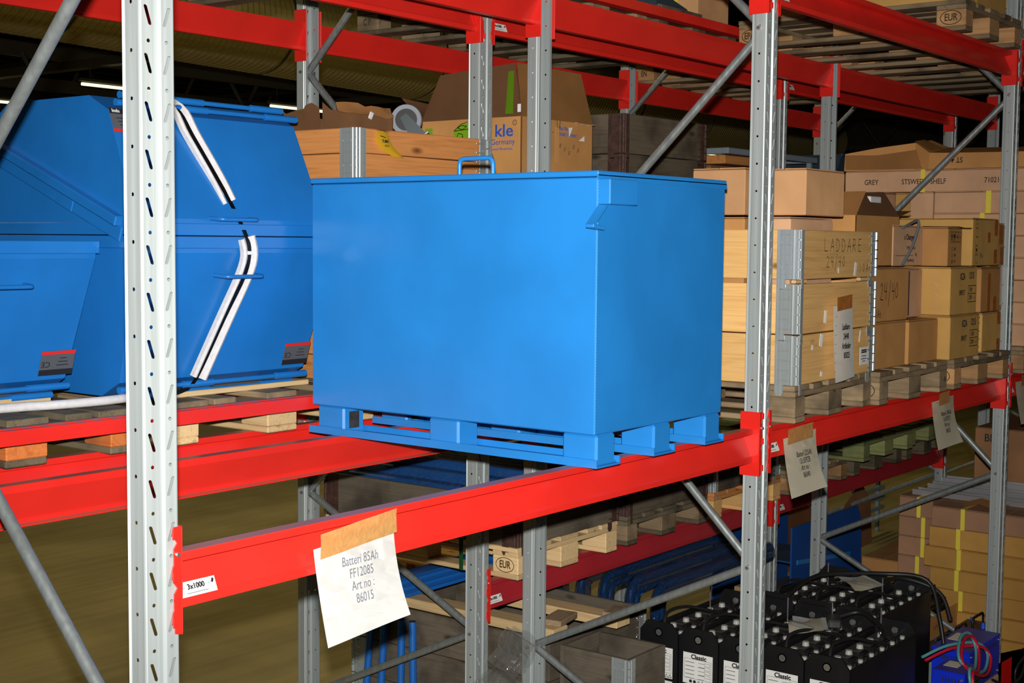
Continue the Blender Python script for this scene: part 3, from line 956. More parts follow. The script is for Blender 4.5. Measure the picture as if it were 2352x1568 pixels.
# ------------------------------------------------------------------ the big blue battery container
def container():
    x0, x1, y0, y1 = -1.175, -.392, -.035, 1.19
    zb, zt = 1.875, 2.68
    cx, cy = (x0 + x1) / 2, (y0 + y1) / 2
    t = thing('steel_container', 'big gloss blue steel container with flat lid, standing on the front beam', 'container', (cx, cy, TOP_MID))
    w, d = x1 - x0, y1 - y0
    b = zb - TOP_MID; tp = zt - TOP_MID
    part('tub', t, (0, 0, (b + tp - .02) / 2), (w, d, tp - .02 - b), 'blue', .004)
    part('lid', t, (0, 0, tp - .009), (w + .008, d + .008, .018), 'blue', .003)
    prism('lid_lip', t, [(-w / 2 - .004, tp - .03), (-w / 2 - .004, tp - .012), (w / 2 + .004, tp - .012), (w / 2 + .004, tp - .03)], -d / 2 - .004, -d / 2, 'y', 'blue')
    # lifting handle on the lid
    a = arc_pts([(-w / 2 + .03, -.185, tp - .005), (-w / 2 + .03, -.185, tp + .052), (-w / 2 + .03, -.045, tp + .052), (-w / 2 + .03, -.045, tp - .005)], .022)
    tube('lid_handle', t, a, .0075, 'blue')
    # latch bracket on the front face, with spout below
    part('latch_bracket', t, (-w / 2 + .078, -d / 2 - .022, tp - .0635), (.156, .046, .077), 'blue', .003)
    prism('latch_hook', t, [(-w / 2 - .068, .742), (-w / 2 - .004, .800), (-w / 2 + .012, .800), (-w / 2 - .045, .748), (-w / 2 - .045, .742)], -d / 2 - .03, -d / 2 - .004, 'y', 'blue')
    part('hook_tab', t, (-w / 2 - .035, -d / 2 - .017, .735), (.062, .03, .012), 'blue', .002, (0, .12, 0))
    # corner weld bead
    bm = bmesh.new(); z = b + .01
    while z < tp - .03:
        add_box(bm, (-w / 2, -d / 2, z), (.006, .006, .008), rot=None, bevel=.002); z += .0092
    ob('weld_bead', to_mesh(bm, 'weld_bead'), t, mat='blue_bead')
    # three runners (channels along the depth) with three box feet each
    for i, x in enumerate((-w / 2 + .062, 0, w / 2 - .062)):
        prof = [(-.066, 0), (.066, 0), (.066, .026), (.060, .026), (.060, .006), (-.060, .006), (-.060, .026), (-.066, .026)]
        r = prism('runner', t, [(x + px, pz) for px, pz in prof], -d / 2 - .012, d / 2 + .012, 'y', 'blue')
        for y in (-d / 2 + .062, 0, d / 2 - .085):
            f = part('foot', t, (x - .002, y, (b + .006) / 2), (.104, .13, b - .006), 'blue', .007)
            part('scorch_patch', f, (0, -.0658 if y > 0 else .0, -.0), (.05, .0006, .06) if y > 0 else (.001, .001, .001), 'burn' if y > 0 else 'blue', 0)
            part('weld_seam', f, (0, 0, -(b - .006) / 2 + .004), (.11, .136, .008), 'blue', .003)
    return t
container()

# ------------------------------------------------------------------ blue tipping skips
def skip(label, x0, x1, yrim, zb, h, inverted=False, depth=1.05, lean=.135, plate=None, handle=None, chan=False, flare=.035):
    w = x1 - x0
    t = thing('tipping_skip', label, 'skip', ((x0 + x1) / 2, yrim, zb))
    prof = [(0, h), (0, h - .055), (lean, .05), (lean + .10, 0), (depth - .35, 0), (depth, h * .5), (depth, h)]
    zz = (lambda z: h - z) if inverted else (lambda z: z)
    bm = bmesh.new()
    def hw(z): return w / 2 - flare * (1 - z / h)
    A = [bm.verts.new((-hw(z) if not chan else -w / 2, y, zz(z))) for y, z in prof]
    B = [bm.verts.new((hw(z), y, zz(z))) for y, z in prof]
    for i in range(len(prof) - 1): bm.faces.new((A[i], A[i + 1], B[i + 1], B[i]))
    bm.faces.new(A); bm.faces.new(B)
    bmesh.ops.recalc_face_normals(bm, faces=bm.faces[:])
    bmesh.ops.solidify(bm, geom=bm.faces[:], thickness=.004)
    ob('skip_body', to_mesh(bm, 'skip_body'), t, mat='blue_skip')
    # rim flange
    part('rim', t, (0, -.005, zz(h - .020)), (w + .012, .012, .040), 'blue_skip', .002)
    for s in (-1, 1): part('rim', t, (s * (w / 2 + .003), depth / 2, zz(h - .020)), (.012, depth, .040), 'blue_skip', .002)
    # hinge rods with sleeves along the bottom front edge
    for y, z, inset in ((lean - .006, .026, .07), (lean + .028, -.004, .11)):
        L = w - 2 * inset
        ob('hinge_rod', cyl_me(.0085, L, 10), t, (0, y, zz(z)), (0, PI / 2, 0), 'blue_skip')
        for s in (-1, 1):
            ob('rod_sleeve', cyl_me(.0125, .15, 10), t, (s * (L / 2 - .03), y, zz(z)), (0, PI / 2, 0), 'blue_skip')
        ob('rod_sleeve', cyl_me(.0125, .13, 10), t, (-L * .12, y, zz(z)), (0, PI / 2, 0), 'blue_skip')
    if handle is not None:
        hx, hz = handle
        a = arc_pts([(hx - .088, .01, hz + .004), (hx - .08, -.055, hz), (hx + .08, -.055, hz), (hx + .088, .01, hz + .004)], .02)
        tube('handle', t, a, .007, 'blue_skip')
    if plate:
        px, pz, up = plate
        sl = math.atan2(lean, h - .105) * (1 if inverted else -1)
        py = lean * ((h - pz if not inverted else pz) - .055) / (h - .105)
        pl = part('rating_plate', t, (px, py - .004, pz), (.125, .001, .085), 'grey_label', 0, (-sl, 0, 0))
        k = 1 if up else -1
        part('plate_strip', pl, (0, -.0008, .033 * k), (.125, .0006, .02), 'ink', 0)
        part('plate_strip', pl, (0, -.0008, -.036 * k), (.125, .0006, .011), 'ink_red', 0)
        text(pl, 'CE', .028, (.042 * k, -.0008, -.004), FRONT, 'ink', 1, 0, spin=0 if up else PI)
        for i in range(3): part('print_line', pl, (-.02 * k, -.0008, (.008 - .012 * i) * k), (.045 - .01 * i, .0006, .0025), 'ink', 0)
        if up: text(pl, 'Indu', .017, (-.038, -.0012, .033), FRONT, 'sticker', 1, .0003)
    if chan:      # stiffener running slantwise over the left cheek
        a, b = (.06, .03), (.78, .305)
        L = math.hypot(b[0] - a[0], b[1] - a[1]); ang = math.atan2(b[1] - a[1], b[0] - a[0])
        c = ((a[0] + b[0]) / 2, (a[1] + b[1]) / 2)
        part('cheek_stiffener', t, (-w / 2 - .016, c[0], c[1] + .012), (.034, L, .034), 'blue_skip', .004, (ang, 0, 0))
        part('cheek_stiffener', t, (-w / 2 - .006, c[0], c[1] - .030), (.014, L, .05), 'blue_skip', .003, (ang, 0, 0))
        part('stiffener_tab', t, (-w / 2 - .008, .36, .112), (.014, .10, .045), 'blue_skip', .003, (ang, 0, 0))
    return t
pallet('grey planked pallet under the strapped pair of skips', -1.70, 1.295, TOP_MID - .002, deck='worn', blk='pine_pale', bottom='pine_pale', W=.96)
pallet('dark weathered pallet with orange block ends under the single left skip', -2.655, 1.30, TOP_MID - .002, deck='worn_dark', blk='worn_dark', endblk='orange_block')
DK = TOP_MID - .002 + .144
def batten(label, x0, x1, y, z, w=.06, h=.02, mat='pine_pale'):
    t = thing('wood_batten', label, 'batten', ((x0 + x1) / 2, y, z))
    board('batten_body', t, (0, 0, h / 2), x1 - x0, w, h, 'x', mat, .002)
    return t
batten('pale batten lying under the rods of the single left skip', -2.62, -2.0, 1.60, DK, .09, .036)
batten('pale batten lying crosswise under the front of the strapped lower skip', -1.66, -.98, 1.46, DK, .10, .019)
batten('pale batten under the back of the strapped lower skip', -1.66, -.98, 2.0, DK, .10, .019)
batten('pale batten under the back of the single left skip', -2.62, -2.0, 2.1, DK, .09, .036)
skip('lower blue skip of the strapped pair, mouth up, rating plate at lower right', -1.875, -.985, 1.27, DK + .020, .535, plate=(.36, .105, False), handle=(-.03, .40))
skip('upper blue skip of the strapped pair, turned upside down mouth to mouth', -1.875, -1.03, 1.27, DK + .558, .455, True, plate=(-.36, .37, True), handle=(-.03, .055), chan=True)
skip('single blue skip at the left edge, mouth up, rating plate at its lower right corner', -2.80, -1.93, 1.40, DK + .037, .50, plate=(.36, .105, False), handle=(.09, .36))

def foam_pad(label, pts, w=.062, th=.022):
    t = thing('foam_strip', label, 'foam strip', pts[0])
    o = Vector(pts[0]); pts = smooth_path([Vector(p) - o for p in pts], 4)
    bm = bmesh.new(); prev = None
    for i, p in enumerate(pts):
        d = (pts[min(i + 1, len(pts) - 1)] - pts[max(i - 1, 0)]).normalized()
        sx = Vector((1, 0, 0)); sx = (sx - d * sx.dot(d)).normalized(); n = d.cross(sx)
        if n.y > 0: n = -n
        ring = [bm.verts.new(p + sx * a * w / 2 + n * b) for a, b in ((-1, 0), (-1, th * .8), (-.7, th), (-.2, th * .45), (.15, th * .45), (.7, th), (1, th * .8), (1, 0))]
        if prev:
            for k in range(8):
                f = bm.faces.new((prev[k], prev[(k + 1) % 8], ring[(k + 1) % 8], ring[k])); f.smooth = True
        else: bm.faces.new(ring)
        prev = ring
    bm.faces.new(prev[::-1])
    ob('foam_body', to_mesh(bm, 'foam_body'), t, mat='foam')
zr = DK + .555
foam_pad('white foam edge padding under the black strap on the upper skip', [(-1.66, 1.62, zr + .458), (-1.635, 1.50, zr + .465), (-1.605, 1.40, zr + .425), (-1.565, 1.375, zr + .34), (-1.50, 1.33, zr + .20), (-1.466, 1.305, zr + .115)])
foam_pad('white foam edge padding under the black strap on the lower skip', [(-1.425, 1.262, zr - .002), (-1.412, 1.262, zr - .06), (-1.425, 1.275, zr - .13), (-1.47, 1.325, zr - .28), (-1.535, 1.388, zr - .485)], .066)
def strap_thing():
    pts = [(-1.66, 1.9, zr + .47), (-1.645, 1.50, zr + .478), (-1.612, 1.392, zr + .432), (-1.565, 1.362, zr + .34), (-1.50, 1.316, zr + .20), (-1.455, 1.286, zr + .10), (-1.425, 1.252, zr), (-1.415, 1.25, zr - .06), (-1.43, 1.262, zr - .14), (-1.475, 1.312, zr - .28), (-1.545, 1.376, zr - .485), (-1.575, 1.40, zr - .525), (-1.68, 1.40, zr - .545)]
    t = thing('tie_strap', 'black plastic strap tying the two stacked skips together', 'strap', pts[0])
    o = Vector(pts[0]); q = smooth_path([Vector(p) - o for p in pts], 5)
    rows = []
    for i, p in enumerate(q):
        d = (q[min(i + 1, len(q) - 1)] - q[max(i - 1, 0)]).normalized()
        sx = Vector((1, 0, 0)) if abs(d.x) < .8 else Vector((0, 0, 1)); sx = (sx - d * sx.dot(d)).normalized()
        rows.append([p - sx * .009, p + sx * .009])
    sheet('strap_band', t, rows, 'strap_black', .0012)
    part('strap_clip', t, Vector((-1.415, 1.246, zr - .055)) - o, (.022, .003, .012), 'bolt', .0005)
strap_thing()
t = thing('foam_strip', 'loose grey-white foam strip lying on the dark pallet in front of the skips', 'foam strip', (-2.1, 1.42, DK + .016))
tube('foam_body', t, smooth_path([(-.6, .06, 0), (-.15, .05, 0), (.05, .0, .001), (.2, -.02, .002), (.36, .0, .002)], 6), .015, 'foam', 10)

# ------------------------------------------------------------------ charger crate (front row, right of the middle post)
Y1 = math.radians(2.4)
pv = (.565, .585)
pallet('worn pallet under the three pine collars beside the middle front post', .165, -.015, TOP_MID, Y1, deck='worn', blk='worn', bottom='worn')
ZC = TOP_MID + .1445
cl = [collar('bottom pine collar of the charger crate, long paper sheet hanging over it', .165, -.015, ZC, .195, 'pine', 'zinc_dull', 1, Y1),
      collar('second pine collar of the charger crate, between bottom and handwritten one', .165, -.015, ZC + .197, .195, 'pine', 'zinc_dull', 1, Y1),
      collar('top pine collar with pencilled writing and a shiny new hinge', .165, -.015, ZC + .407, .193, 'pine', 'zinc', 1, Y1)]
for i, (sx, sy) in enumerate(((-1, -1), (1, -1), (1, 1), (-1, 1))):
    batten('small wooden packing piece under the top collar, %s corner' % ('front left', 'front right', 'rear right', 'rear left')[i],
           .565 + sx * .30 - .05, .565 + sx * .30 + .05, .585 + sy * .585, ZC + .393, .018, .0135)
# pencil writing on the top collar's front board (local x,z on the face)
def L_(pts): return pts
glyph = {
 'L': [[(0, 1), (.02, .05), (.55, .05)]], 'A': [[(0, 0), (.35, 1), (.6, 0)], [(.1, .4), (.55, .38)]],
 'D': [[(.05, 0), (.05, 1), (.45, .8), (.55, .45), (.4, .1), (.05, 0)]], 'R': [[(0, 0), (.05, 1), (.45, .9), (.4, .55), (.05, .5), (.55, 0)]],
 'E': [[(.5, 1), (.06, .95), (.03, .05), (.5, .0)], [(.05, .52), (.4, .5)]], '2': [[(0, .8), (.2, 1), (.4, .8), (.25, .4), (.0, .05), (.55, .02)]],
 '4': [[(.1, 1), (.08, .5), (.5, .5)], [(.48, 1), (.4, 0)]], '/': [[(.1, -.35), (.5, 1.2)]], '0': [[(.3, 1), (.05, .6), (.15, .1), (.45, .2), (.5, .7), (.3, 1)]],
 '1': [[(.25, 1), (.2, 0)]], 'h': [[(.1, 1), (.05, 0)], [(.05, .4), (.3, .6), (.4, 0)]], 'V': [[(0, 1), (.3, 0), (.6, 1)]], '.': [[(.1, .05), (.2, .0)]],
 'S': [[(.5, .9), (.2, 1), (.05, .75), (.45, .4), (.3, .02), (0, .1)]], ' ': []}
def scrawl(s, x, y, w, h, gap=.25):
    out = []
    for ch in s:
        for ln in glyph.get(ch, []): out.append([(x + px * w, y + py * h) for px, py in ln])
        x += w * (.6 + gap)
    return out
top = cl[2]
ribbon(top, scrawl('LADDARE', -.155, .108, .062, .052, .35), .0028, (0, -.6022, 0), FRONT)
ribbon(top, scrawl('24/40', -.13, .045, .05, .045, .2), .0026, (0, -.6022, 0), FRONT)
ribbon(top, scrawl('10Ah', .215, .022, .042, .036, .3), .0024, (0, -.6022, 0), FRONT)
part('torn_label', top, (.175, -.6015, .035), (.022, .001, .056), 'sticker', 0, (0, .2, 0))
part('torn_label', top, (-.005, -.6015, .033), (.01, .001, .022), 'sticker', 0, (0, -.2, 0))
bc = cl[0]
lab = part('barcode_label', bc, (.30, -.6015, .075), (.10, .001, .075), 'sticker', 0)
for i, (zz, ww) in enumerate(((.024, .06), (.016, .06), (.0, .05), (-.012, .065), (-.022, .03))): part('print_line', lab, (-.005, -.0008, zz), (ww, .0006, .006 if i < 2 else .003), 'ink', 0)
for x, z, w, h in ((-.165, .165, .028, .05), (-.25, .14, .014, .018), (-.155, .03, .02, .02), (.245, .16, .012, .05)): part('torn_label', bc, (x, -.6015, z), (w, .001, h), 'sticker', 0, (0, .25, 0))
part('torn_label', cl[1], (-.13, -.6015, .06), (.022, .001, .05), 'sticker', 0, (0, .1, 0))
def crate_sign():
    t = thing('paper_sign', 'tall paper sheet taped on the charger crate, four printed lines', 'paper sign', (.56, -.052, ZC - .006))
    t.rotation_euler.z = Y1
    h, w = .305, .205
    rows = [[Vector(((u / 4 - .5) * w + .012 * (v / 5), -.012 * (v / 5) ** 2 - .003 * math.sin(u), h * (1 - v / 5) + .012 * (u / 4))) for u in range(5)] for v in range(6)]
    sheet('paper_sheet', t, rows, 'paper', .0006)
    part('tape', t, (-.0, -.006, h + .012), (.155, .001, .055), 'tape', 0, (0, -.06, 0))
    for k, s in enumerate(('Laddare', '24/40', 'Artikelnr', '85025')):
        text(t, s, .034, (.008, -.0165 + .0035 * (3 - k) * .6 , h * .72 - .038 * k), FRONT, 'ink', .72, .0004)
    for i in range(7): part('punched_mark', t, (-w / 2 + .008, -.010, h * (.15 + .12 * i)), (.005, .001, .004), 'ink_purple' if i == 0 else 'ink_grey', 0)
crate_sign()

# cartons standing in / on the charger crate
carton('brown carton in the crate mouth, left of the middle post, half covered', .215, .60, .215, .55, ZC + .22, 2.566, 'kraft_warm')
carton('brown carton in the crate mouth, right of the middle post', .24, .62, .03, .19, ZC + .22, 2.566, 'kraft_pink')
carton('square carton on top of the crate between blue container and middle post', .195, .52, .205, .44, 2.575, 2.757, 'kraft')
carton('square carton on top of the crate just right of the middle post', .295, .645, -.005, .185, 2.575, 2.755, 'kraft')

# ------------------------------------------------------------------ pallet 2, front row: charger cartons
pallet('worn pallet with a round stamp under the plain charger cartons', .985, -.035, TOP_MID, deck='worn', blk='worn', endblk='worn', stamps=(('w', 'f', 'EUR', True),))
pallet('pale pallet under the KZA cartons, by the right-hand post', 1.86, -.04, TOP_MID, deck='worn', blk='block', stamps=(('w', 'f', 'EUR', True),))
ZB = TOP_MID + .1445
c, hs = carton('plain brown carton at the bottom, next to the crate hinge', 1.0, 1.395, .02, .42, ZB, 2.122, 'kraft_warm')
c, hs = carton('plain brown carton at the bottom, left of the lower KZA carton', 1.43, 1.79, .02, .42, ZB, 2.118, 'kraft_warm')
c, hs = carton('brown carton with 24/40 written by hand, beside the crate hinge', .99, 1.43, .03, .44, 2.126, 2.362, 'kraft_warm')
ribbon(c, scrawl('24/40', -.10, .095, .055, .075, .15), .0035, (.0, -hs[1] - .0052, 0), FRONT)
ribbon(c, scrawl('10Ah', -.175, .02, .03, .035, .2), .0028, (.0, -hs[1] - .0052, 0), FRONT)

def open_carton(label, x0, x1, y0, y1, z0, z1, mat):
    t = thing('cardboard_box', label, 'box', ((x0 + x1) / 2, (y0 + y1) / 2, z0))
    sx, sy, h = (x1 - x0), (y1 - y0), z1 - z0; th = .005
    part('wall_panel', t, (-sx / 2 + th / 2, 0, h / 2), (th, sy, h), mat, .001)
    part('wall_panel', t, (sx / 2 - th / 2, 0, h / 2), (th, sy, h), mat, .001)
    part('wall_panel', t, (0, -sy / 2 + th / 2, h / 2), (sx, th, h), mat, .001)
    part('wall_panel', t, (0, sy / 2 - th / 2, h / 2), (sx, th, h), mat, .001)
    part('bottom_panel', t, (0, 0, th / 2), (sx, sy, th), mat, .001)
    return t, sx / 2, sy / 2, h
c, ax, ay, h = open_carton('open carton with raised flaps and white foam inside, above the handwritten crate', 1.04, 1.52, .115, .375, 2.366, 2.592, 'kraft_warm')
flap('flap', c, (-ax, ay - .03, h), (-ax, -ay, h), (-ax + .085, -ay - .005, h + .105), (-ax + .085, ay - .042, h + .105), 'kraft_warm')
flap('flap', c, (-ax, -ay, h), (ax, -ay, h), (ax - .01 , -ay + .075, h + .115), (-ax + .08, -ay + .065, h + .10), 'kraft_dim')
flap('flap', c, (-ax, ay, h), (ax, ay, h), (ax + .01, ay + .10, h + .03), (-ax - .01, ay + .10, h + .03), 'kraft_dim')
flap('flap', c, (ax, -ay, h), (ax, ay, h), (ax + .12, ay + .01, h + .03), (ax + .12, -ay - .01, h + .03), 'kraft_dim')
b = thing('foam_block', 'white foam block standing in the open carton', 'foam block', (1.34, .20, 2.42))
part('foam_body', b, (0, 0, .13), (.12, .09, .262), 'foam', .004)
part('scratch', b, (-.02, -.0455, .2), (.03, .001, .002), 'ink_grey', 0, (0, .6, 0))
b = thing('cardboard_insert', 'small folded cardboard insert behind the foam block', 'insert', (1.46, .27, 2.42))
part('insert_panel', b, (0, 0, .118), (.16, .05, .236), 'kraft', .002)
part('insert_fold', b, (.0, -.026, .225), (.156, .004, .02), 'kraft_dim', .001)
b = thing('packing_paper', 'creased cream paper corners sticking out of the open carton', 'paper', (1.12, .29, 2.58))
sheet('paper_fold', b, [[(-.04, .02, -.02), (.05, .0, -.02)], [(.0, .03, .19), (.005, .03, .192)]], 'paper_cream')
sheet('paper_fold', b, [[(.0, -.02, .02), (.12, -.02, .02)], [(.055, -.01, .16), (.06, -.01, .162)]], 'paper')

# pallet 3: charger cartons
c, hs = carton('lower KZA carton with printed input box, on the right-hand pallet', 1.80, 2.20, -.035, .30, ZB, 2.127, 'kraft_yellow')
def kza(c, hs, x=.0):
    y = -hs[1] - .0052; sz = hs[2]
    text(c, 'KZA', .046, (x - .02, y, sz * .80), FRONT, 'ink', .75, .0006)
    text(c, '1215', .046, (x + .10, y, sz * .82), FRONT, 'ink', .75, .0006)
    text(c, 'INPUT', .036, (x - .025, y, sz * .46), FRONT, 'ink', .75, .0003)
    rect_frame(c, x + .055, sz * .26, .11, .078, .003, (0, y, 0), FRONT)
    ribbon(c, [[(x + .055, sz * .26 + .04), (x + .165, sz * .26 + .04)]], .003, (0, y, 0), FRONT)
    text(c, '110V', .03, (x + .09, y, sz * .26 + .058), FRONT, 'ink', .75)
    text(c, '230V', .03, (x + .09, y, sz * .26 + .02), FRONT, 'ink', .75)
    ribbon(c, [[(x + .135, sz * .26 + .022), (x + .143, sz * .26 + .012), (x + .156, sz * .26 + .03)]], .003, (0, y, 0), FRONT, name='tick_mark')
kza(c, hs)
c, hs = carton('upper KZA carton with cut slits along its left edge', 1.80, 2.16, -.03, .34, 2.131, 2.358, 'kraft_yellow', tape='tape')
kza(c, hs, -.01)
part('tape_patch', c, (-hs[0] - .006, .02, hs[2] - .06), (.001, .11, .06), 'tape_pale', 0)
part('tape_patch', c, (-hs[0] - .006, .06, .05), (.001, .11, .06), 'tape_pale', 0)
for z in (.05, .10, .15, .19): part('cut_slit', c, (-hs[0] - .0055, -.12, z), (.002, .03, .004), 'kraft_pink', 0, (.6, 0, 0))
c, hs = carton('small carton standing back between the two cartons marked KZA and 24/40', 1.47, 1.78, .10, .45, 2.124, 2.352, 'kraft_pink')
part('shadow_strip', c, (-.02, -hs[1] - .005, hs[2] / 2), (.012, .002, hs[2] - .02), 'rust', 0)  # dark strip painting a maroon shadow down the carton front
# black plastic crate between cartons
b = thing('plastic_crate', 'black ribbed plastic crate peeking out right of the lower KZA carton', 'crate', (2.30, .14, ZB))
part('crate_body', b, (0, 0, .09), (.14, .22, .18), 'black_plastic', .004)
for z in (.03, .07, .11, .15, .18): part('crate_rib', b, (0, -.113, z), (.144, .008, .008), 'black_lid', .001)
for x in (-.05, 0, .05): part('crate_rib', b, (x, -.112, .09), (.006, .006, .17), 'black_lid', .001)
c, hs = carton('carton with brown tape ends at the bottom right, beside the black crate', 2.40, 2.69, .02, .40, ZB, 2.118, 'kraft_yellow')
part('tape', c, (.09, -hs[1] - .005, hs[2] - .03), (.05, .001, .065), 'tape', 0); part('tape', c, (.09, -hs[1] - .005, .03), (.05, .001, .06), 'tape', 0)
c, hs = carton('taped carton above the black crate, leaning against its neighbour', 2.22, 2.50, -.03, .35, 2.131, 2.352, 'kraft_warm')
part('tape', c, (-.04, -hs[1] - .0055, .10), (.045, .001, .19), 'tape', 0); part('tape', c, (.05, -hs[1] - .0055, .04), (.05, .001, .07), 'tape', 0)
c, hs = carton('small taped carton behind the right-hand post, middle layer', 2.52, 2.72, .03, .40, 2.122, 2.356, 'kraft_warm')
part('tape', c, (.05, -hs[1] - .0055, .13), (.06, .001, .2), 'tape', 0)
# top layer
c, hs = carton('printed carton lettered Charger, partly behind the open carton', 1.44, 1.80, .11, .42, 2.366, 2.552, 'kraft_pink')
y = -hs[1] - .0052
text(c, 'c Charger', .036, (.0, y, .133), FRONT, 'ink', .85, .0006)
text(c, 'TYPE:  V 18 A', .021, (.02, y, .083), FRONT, 'ink', .9)
ribbon(c, [[(-.16, .048), (.05, .048)]], .002, (0, y, 0), FRONT); text(c, 'kg', .022, (.085, y, .054), FRONT, 'ink', .9)
text(c, '(H×W×D)', .021, (.02, y, .024), FRONT, 'ink', .9)
c, hs = carton('carton with handling symbols on its front, torn flap above', 1.83, 2.02, .0, .30, 2.364, 2.548, 'kraft_warm')
y = -hs[1] - .0052
for i in range(4): rect_frame(c, -.075 + i * .036, .115, .032, .048, .002, (0, y, 0), FRONT)
prism('arrow_symbol', c, [(-.058 - .010, .140), (-.058, .156), (-.058 + .010, .140), (-.058 + .004, .140), (-.058 + .004, .122), (-.058 - .004, .122), (-.058 - .004, .140)], y - .0004, y, 'y', 'ink')
ob('glass_symbol', cyl_me(.011, .0006, 12), c, (-.022, y, .143), (PI / 2, 0, 0), 'ink'); part('glass_symbol', c, (-.022, y, .126), (.003, .0006, .02), 'ink', 0)
text(c, '6', .022, (.051, y, .14), FRONT, 'ink', .8); part('umbrella_symbol', c, (.014, y, .14), (.012, .0006, .012), 'ink', 0)
for i, s in enumerate(('AUS', 'USA', 'EU')):
    rect_frame(c, -.055, .075 - i * .03, .014, .014, .0018, (0, y, 0), FRONT); text(c, s, .017, (-.012, y, .082 - i * .03), FRONT, 'ink', .8)
ribbon(c, [[(-.052, .022), (-.047, .017), (-.038, .034)]], .003, (0, y, 0), FRONT, name='tick_mark')
c, hs = carton('carton with a column of sideways symbols, brown tape on its seam', 2.08, 2.46, -.03, .37, 2.364, 2.596, 'kraft_yellow')
y = -hs[1] - .0052
for i in range(5): rect_frame(c, -.16, .015 + i * .043, .032, .038, .002, (0, y, 0), FRONT)
ob('glass_symbol', cyl_me(.009, .0006, 12), c, (-.144, y, .078), (PI / 2, 0, 0), 'ink')
text(c, '6', .022, (-.144, y, .205), FRONT, 'ink', .8, spin=PI / 2)
text(c, 'USA', .02, (-.085, y, .05), FRONT, 'ink', .8, spin=PI / 2); text(c, 'EU', .02, (-.06, y, .05), FRONT, 'ink', .8, spin=PI / 2)
part('tape', c, (.13, y, .19), (.05, .001, .08), 'tape', 0); part('tape', c, (.03, y, .14), (.04, .001, .05), 'tape', 0); part('tape', c, (.13, y, .045), (.05, .001, .07), 'tape', 0)
part('tape_patch', c, (-hs[0] - .0056, .02, .12), (.001, .26, .05), 'tape_pale', 0)
sheet('torn_flap', c, [[(-hs[0], -hs[1], .185), (-hs[0], .05, .19)], [(-hs[0] - .06, -hs[1] - .01, .178), (-hs[0] - .10, .02, .186)], [(-hs[0] - .13, -hs[1] + .02, .19), (-hs[0] - .16, .05, .192)]], 'kraft_dim', .004)
c, hs = carton('small carton with two brown tapes behind the right-hand post, top layer', 2.50, 2.70, .02, .40, 2.362, 2.578, 'kraft_warm')
y = -hs[1] - .0052
part('tape', c, (.03, y, .16), (.06, .001, .10), 'tape', 0); part('tape', c, (.05, y, .05), (.06, .001, .09), 'tape', 0)
c, hs = carton('long carton lying behind the printed Charger carton, under the strapped load', 1.50, 2.06, .46, .80, 2.366, 2.60, 'kraft', tape='tape_pale')
# stiff grey cable standing out of the open carton
t = thing('bent_cable', 'stiff grey cable bent over the Charger lettering', 'cable', (1.55, .10, 2.37))
tube('cable_body', t, smooth_path([(-.02, .0, .0), (.06, -.015, .09), (.115, -.02, .19), (.10, -.01, .205), (.0, .0, .178), (-.03, .02, .17)], 5), .0065, 'wire_grey')

# ------------------------------------------------------------------ far bay, front row: long strapped cartons
pallet('pallet under the tall load of long strapped cartons, right edge', 2.93, -.03, TOP_MID, deck='worn', blk='block')
rowh = .1205
for k in range(8):
    y_a, y_b = -.02, 1.12
    z0 = ZB + rowh * k; z1 = z0 + rowh - .002
    if k < 4:
        carton('long flat carton in row %s from the bottom of the tall strapped load' % ('one', 'two', 'three', 'four')[k], 2.99 + .004 * (k % 2), 3.66, y_a, y_b, z0, z1, 'kraft_pink', straps=(('y', -.2, .028, 'strap_yellow'), ('y', .3, .028, 'strap_yellow')))
    elif k < 6:
        w = 'lower' if k == 4 else 'middle'
        carton('%s right-hand strapped carton stub of the long load, by the right post' % w, 2.985, 3.66, -.02, .515, z0, z1, 'kraft_pink', straps=(('y', .02 - .03 * (k - 4), .026, 'strap_yellow'),))
        if k == 4: carton('dim set-back carton filling the gap in the lower long-carton row', 3.05, 3.66, .525, 1.12, z0, z1, 'kraft_pink', straps=(('y', -.1, .026, 'strap_yellow'),))
    elif k == 6:
        carton('upper right-hand strapped carton stub of the long load', 2.99, 3.66, -.02, .515, z0, z1, 'kraft_pink', straps=(('y', -.04, .028, 'strap_yellow'),))
        carton('narrow carton on end in the gap of the long load', 3.0, 3.6, .525, .66, ZB + rowh * 5, z1, 'kraft_pink')
        carton('deep-set yellowish carton in the gap of the long load', 3.13, 3.66, .67, .80, ZB + rowh * 5, z1, 'kraft_yellow')
        carton('left-hand strapped carton stub of the long load, above the open carton', 2.90, 3.6, .81, 1.30, ZB + rowh * 5, z1, 'kraft_pink', straps=(('y', .0, .028, 'strap_yellow'),))
    else:
        c, hs = carton('long carton lettered GREY and STSWEDH-SHELF with two yellow straps', 2.985, 3.66, -.25, 1.05, z0, z1 + .004, 'kraft_pink', straps=(('y', .18, .026, 'strap_yellow'), ('y', -.42, .026, 'strap_yellow')))
        x = -hs[0] - .0054
        def on(s, ypx, z, size): text(c, s, size, (x - .0015, ypx - .40, z), SIDE, 'ink', .82, .0003)
        on('GREY', .885, .056, .042); on('STSWEDH-SHELF', .575, .056, .042); on('71021', .19, .058, .042)
        part('red_dash', c, (x - .001, .075 - .40, .062), (.001, .025, .006), 'ink_red', 0)
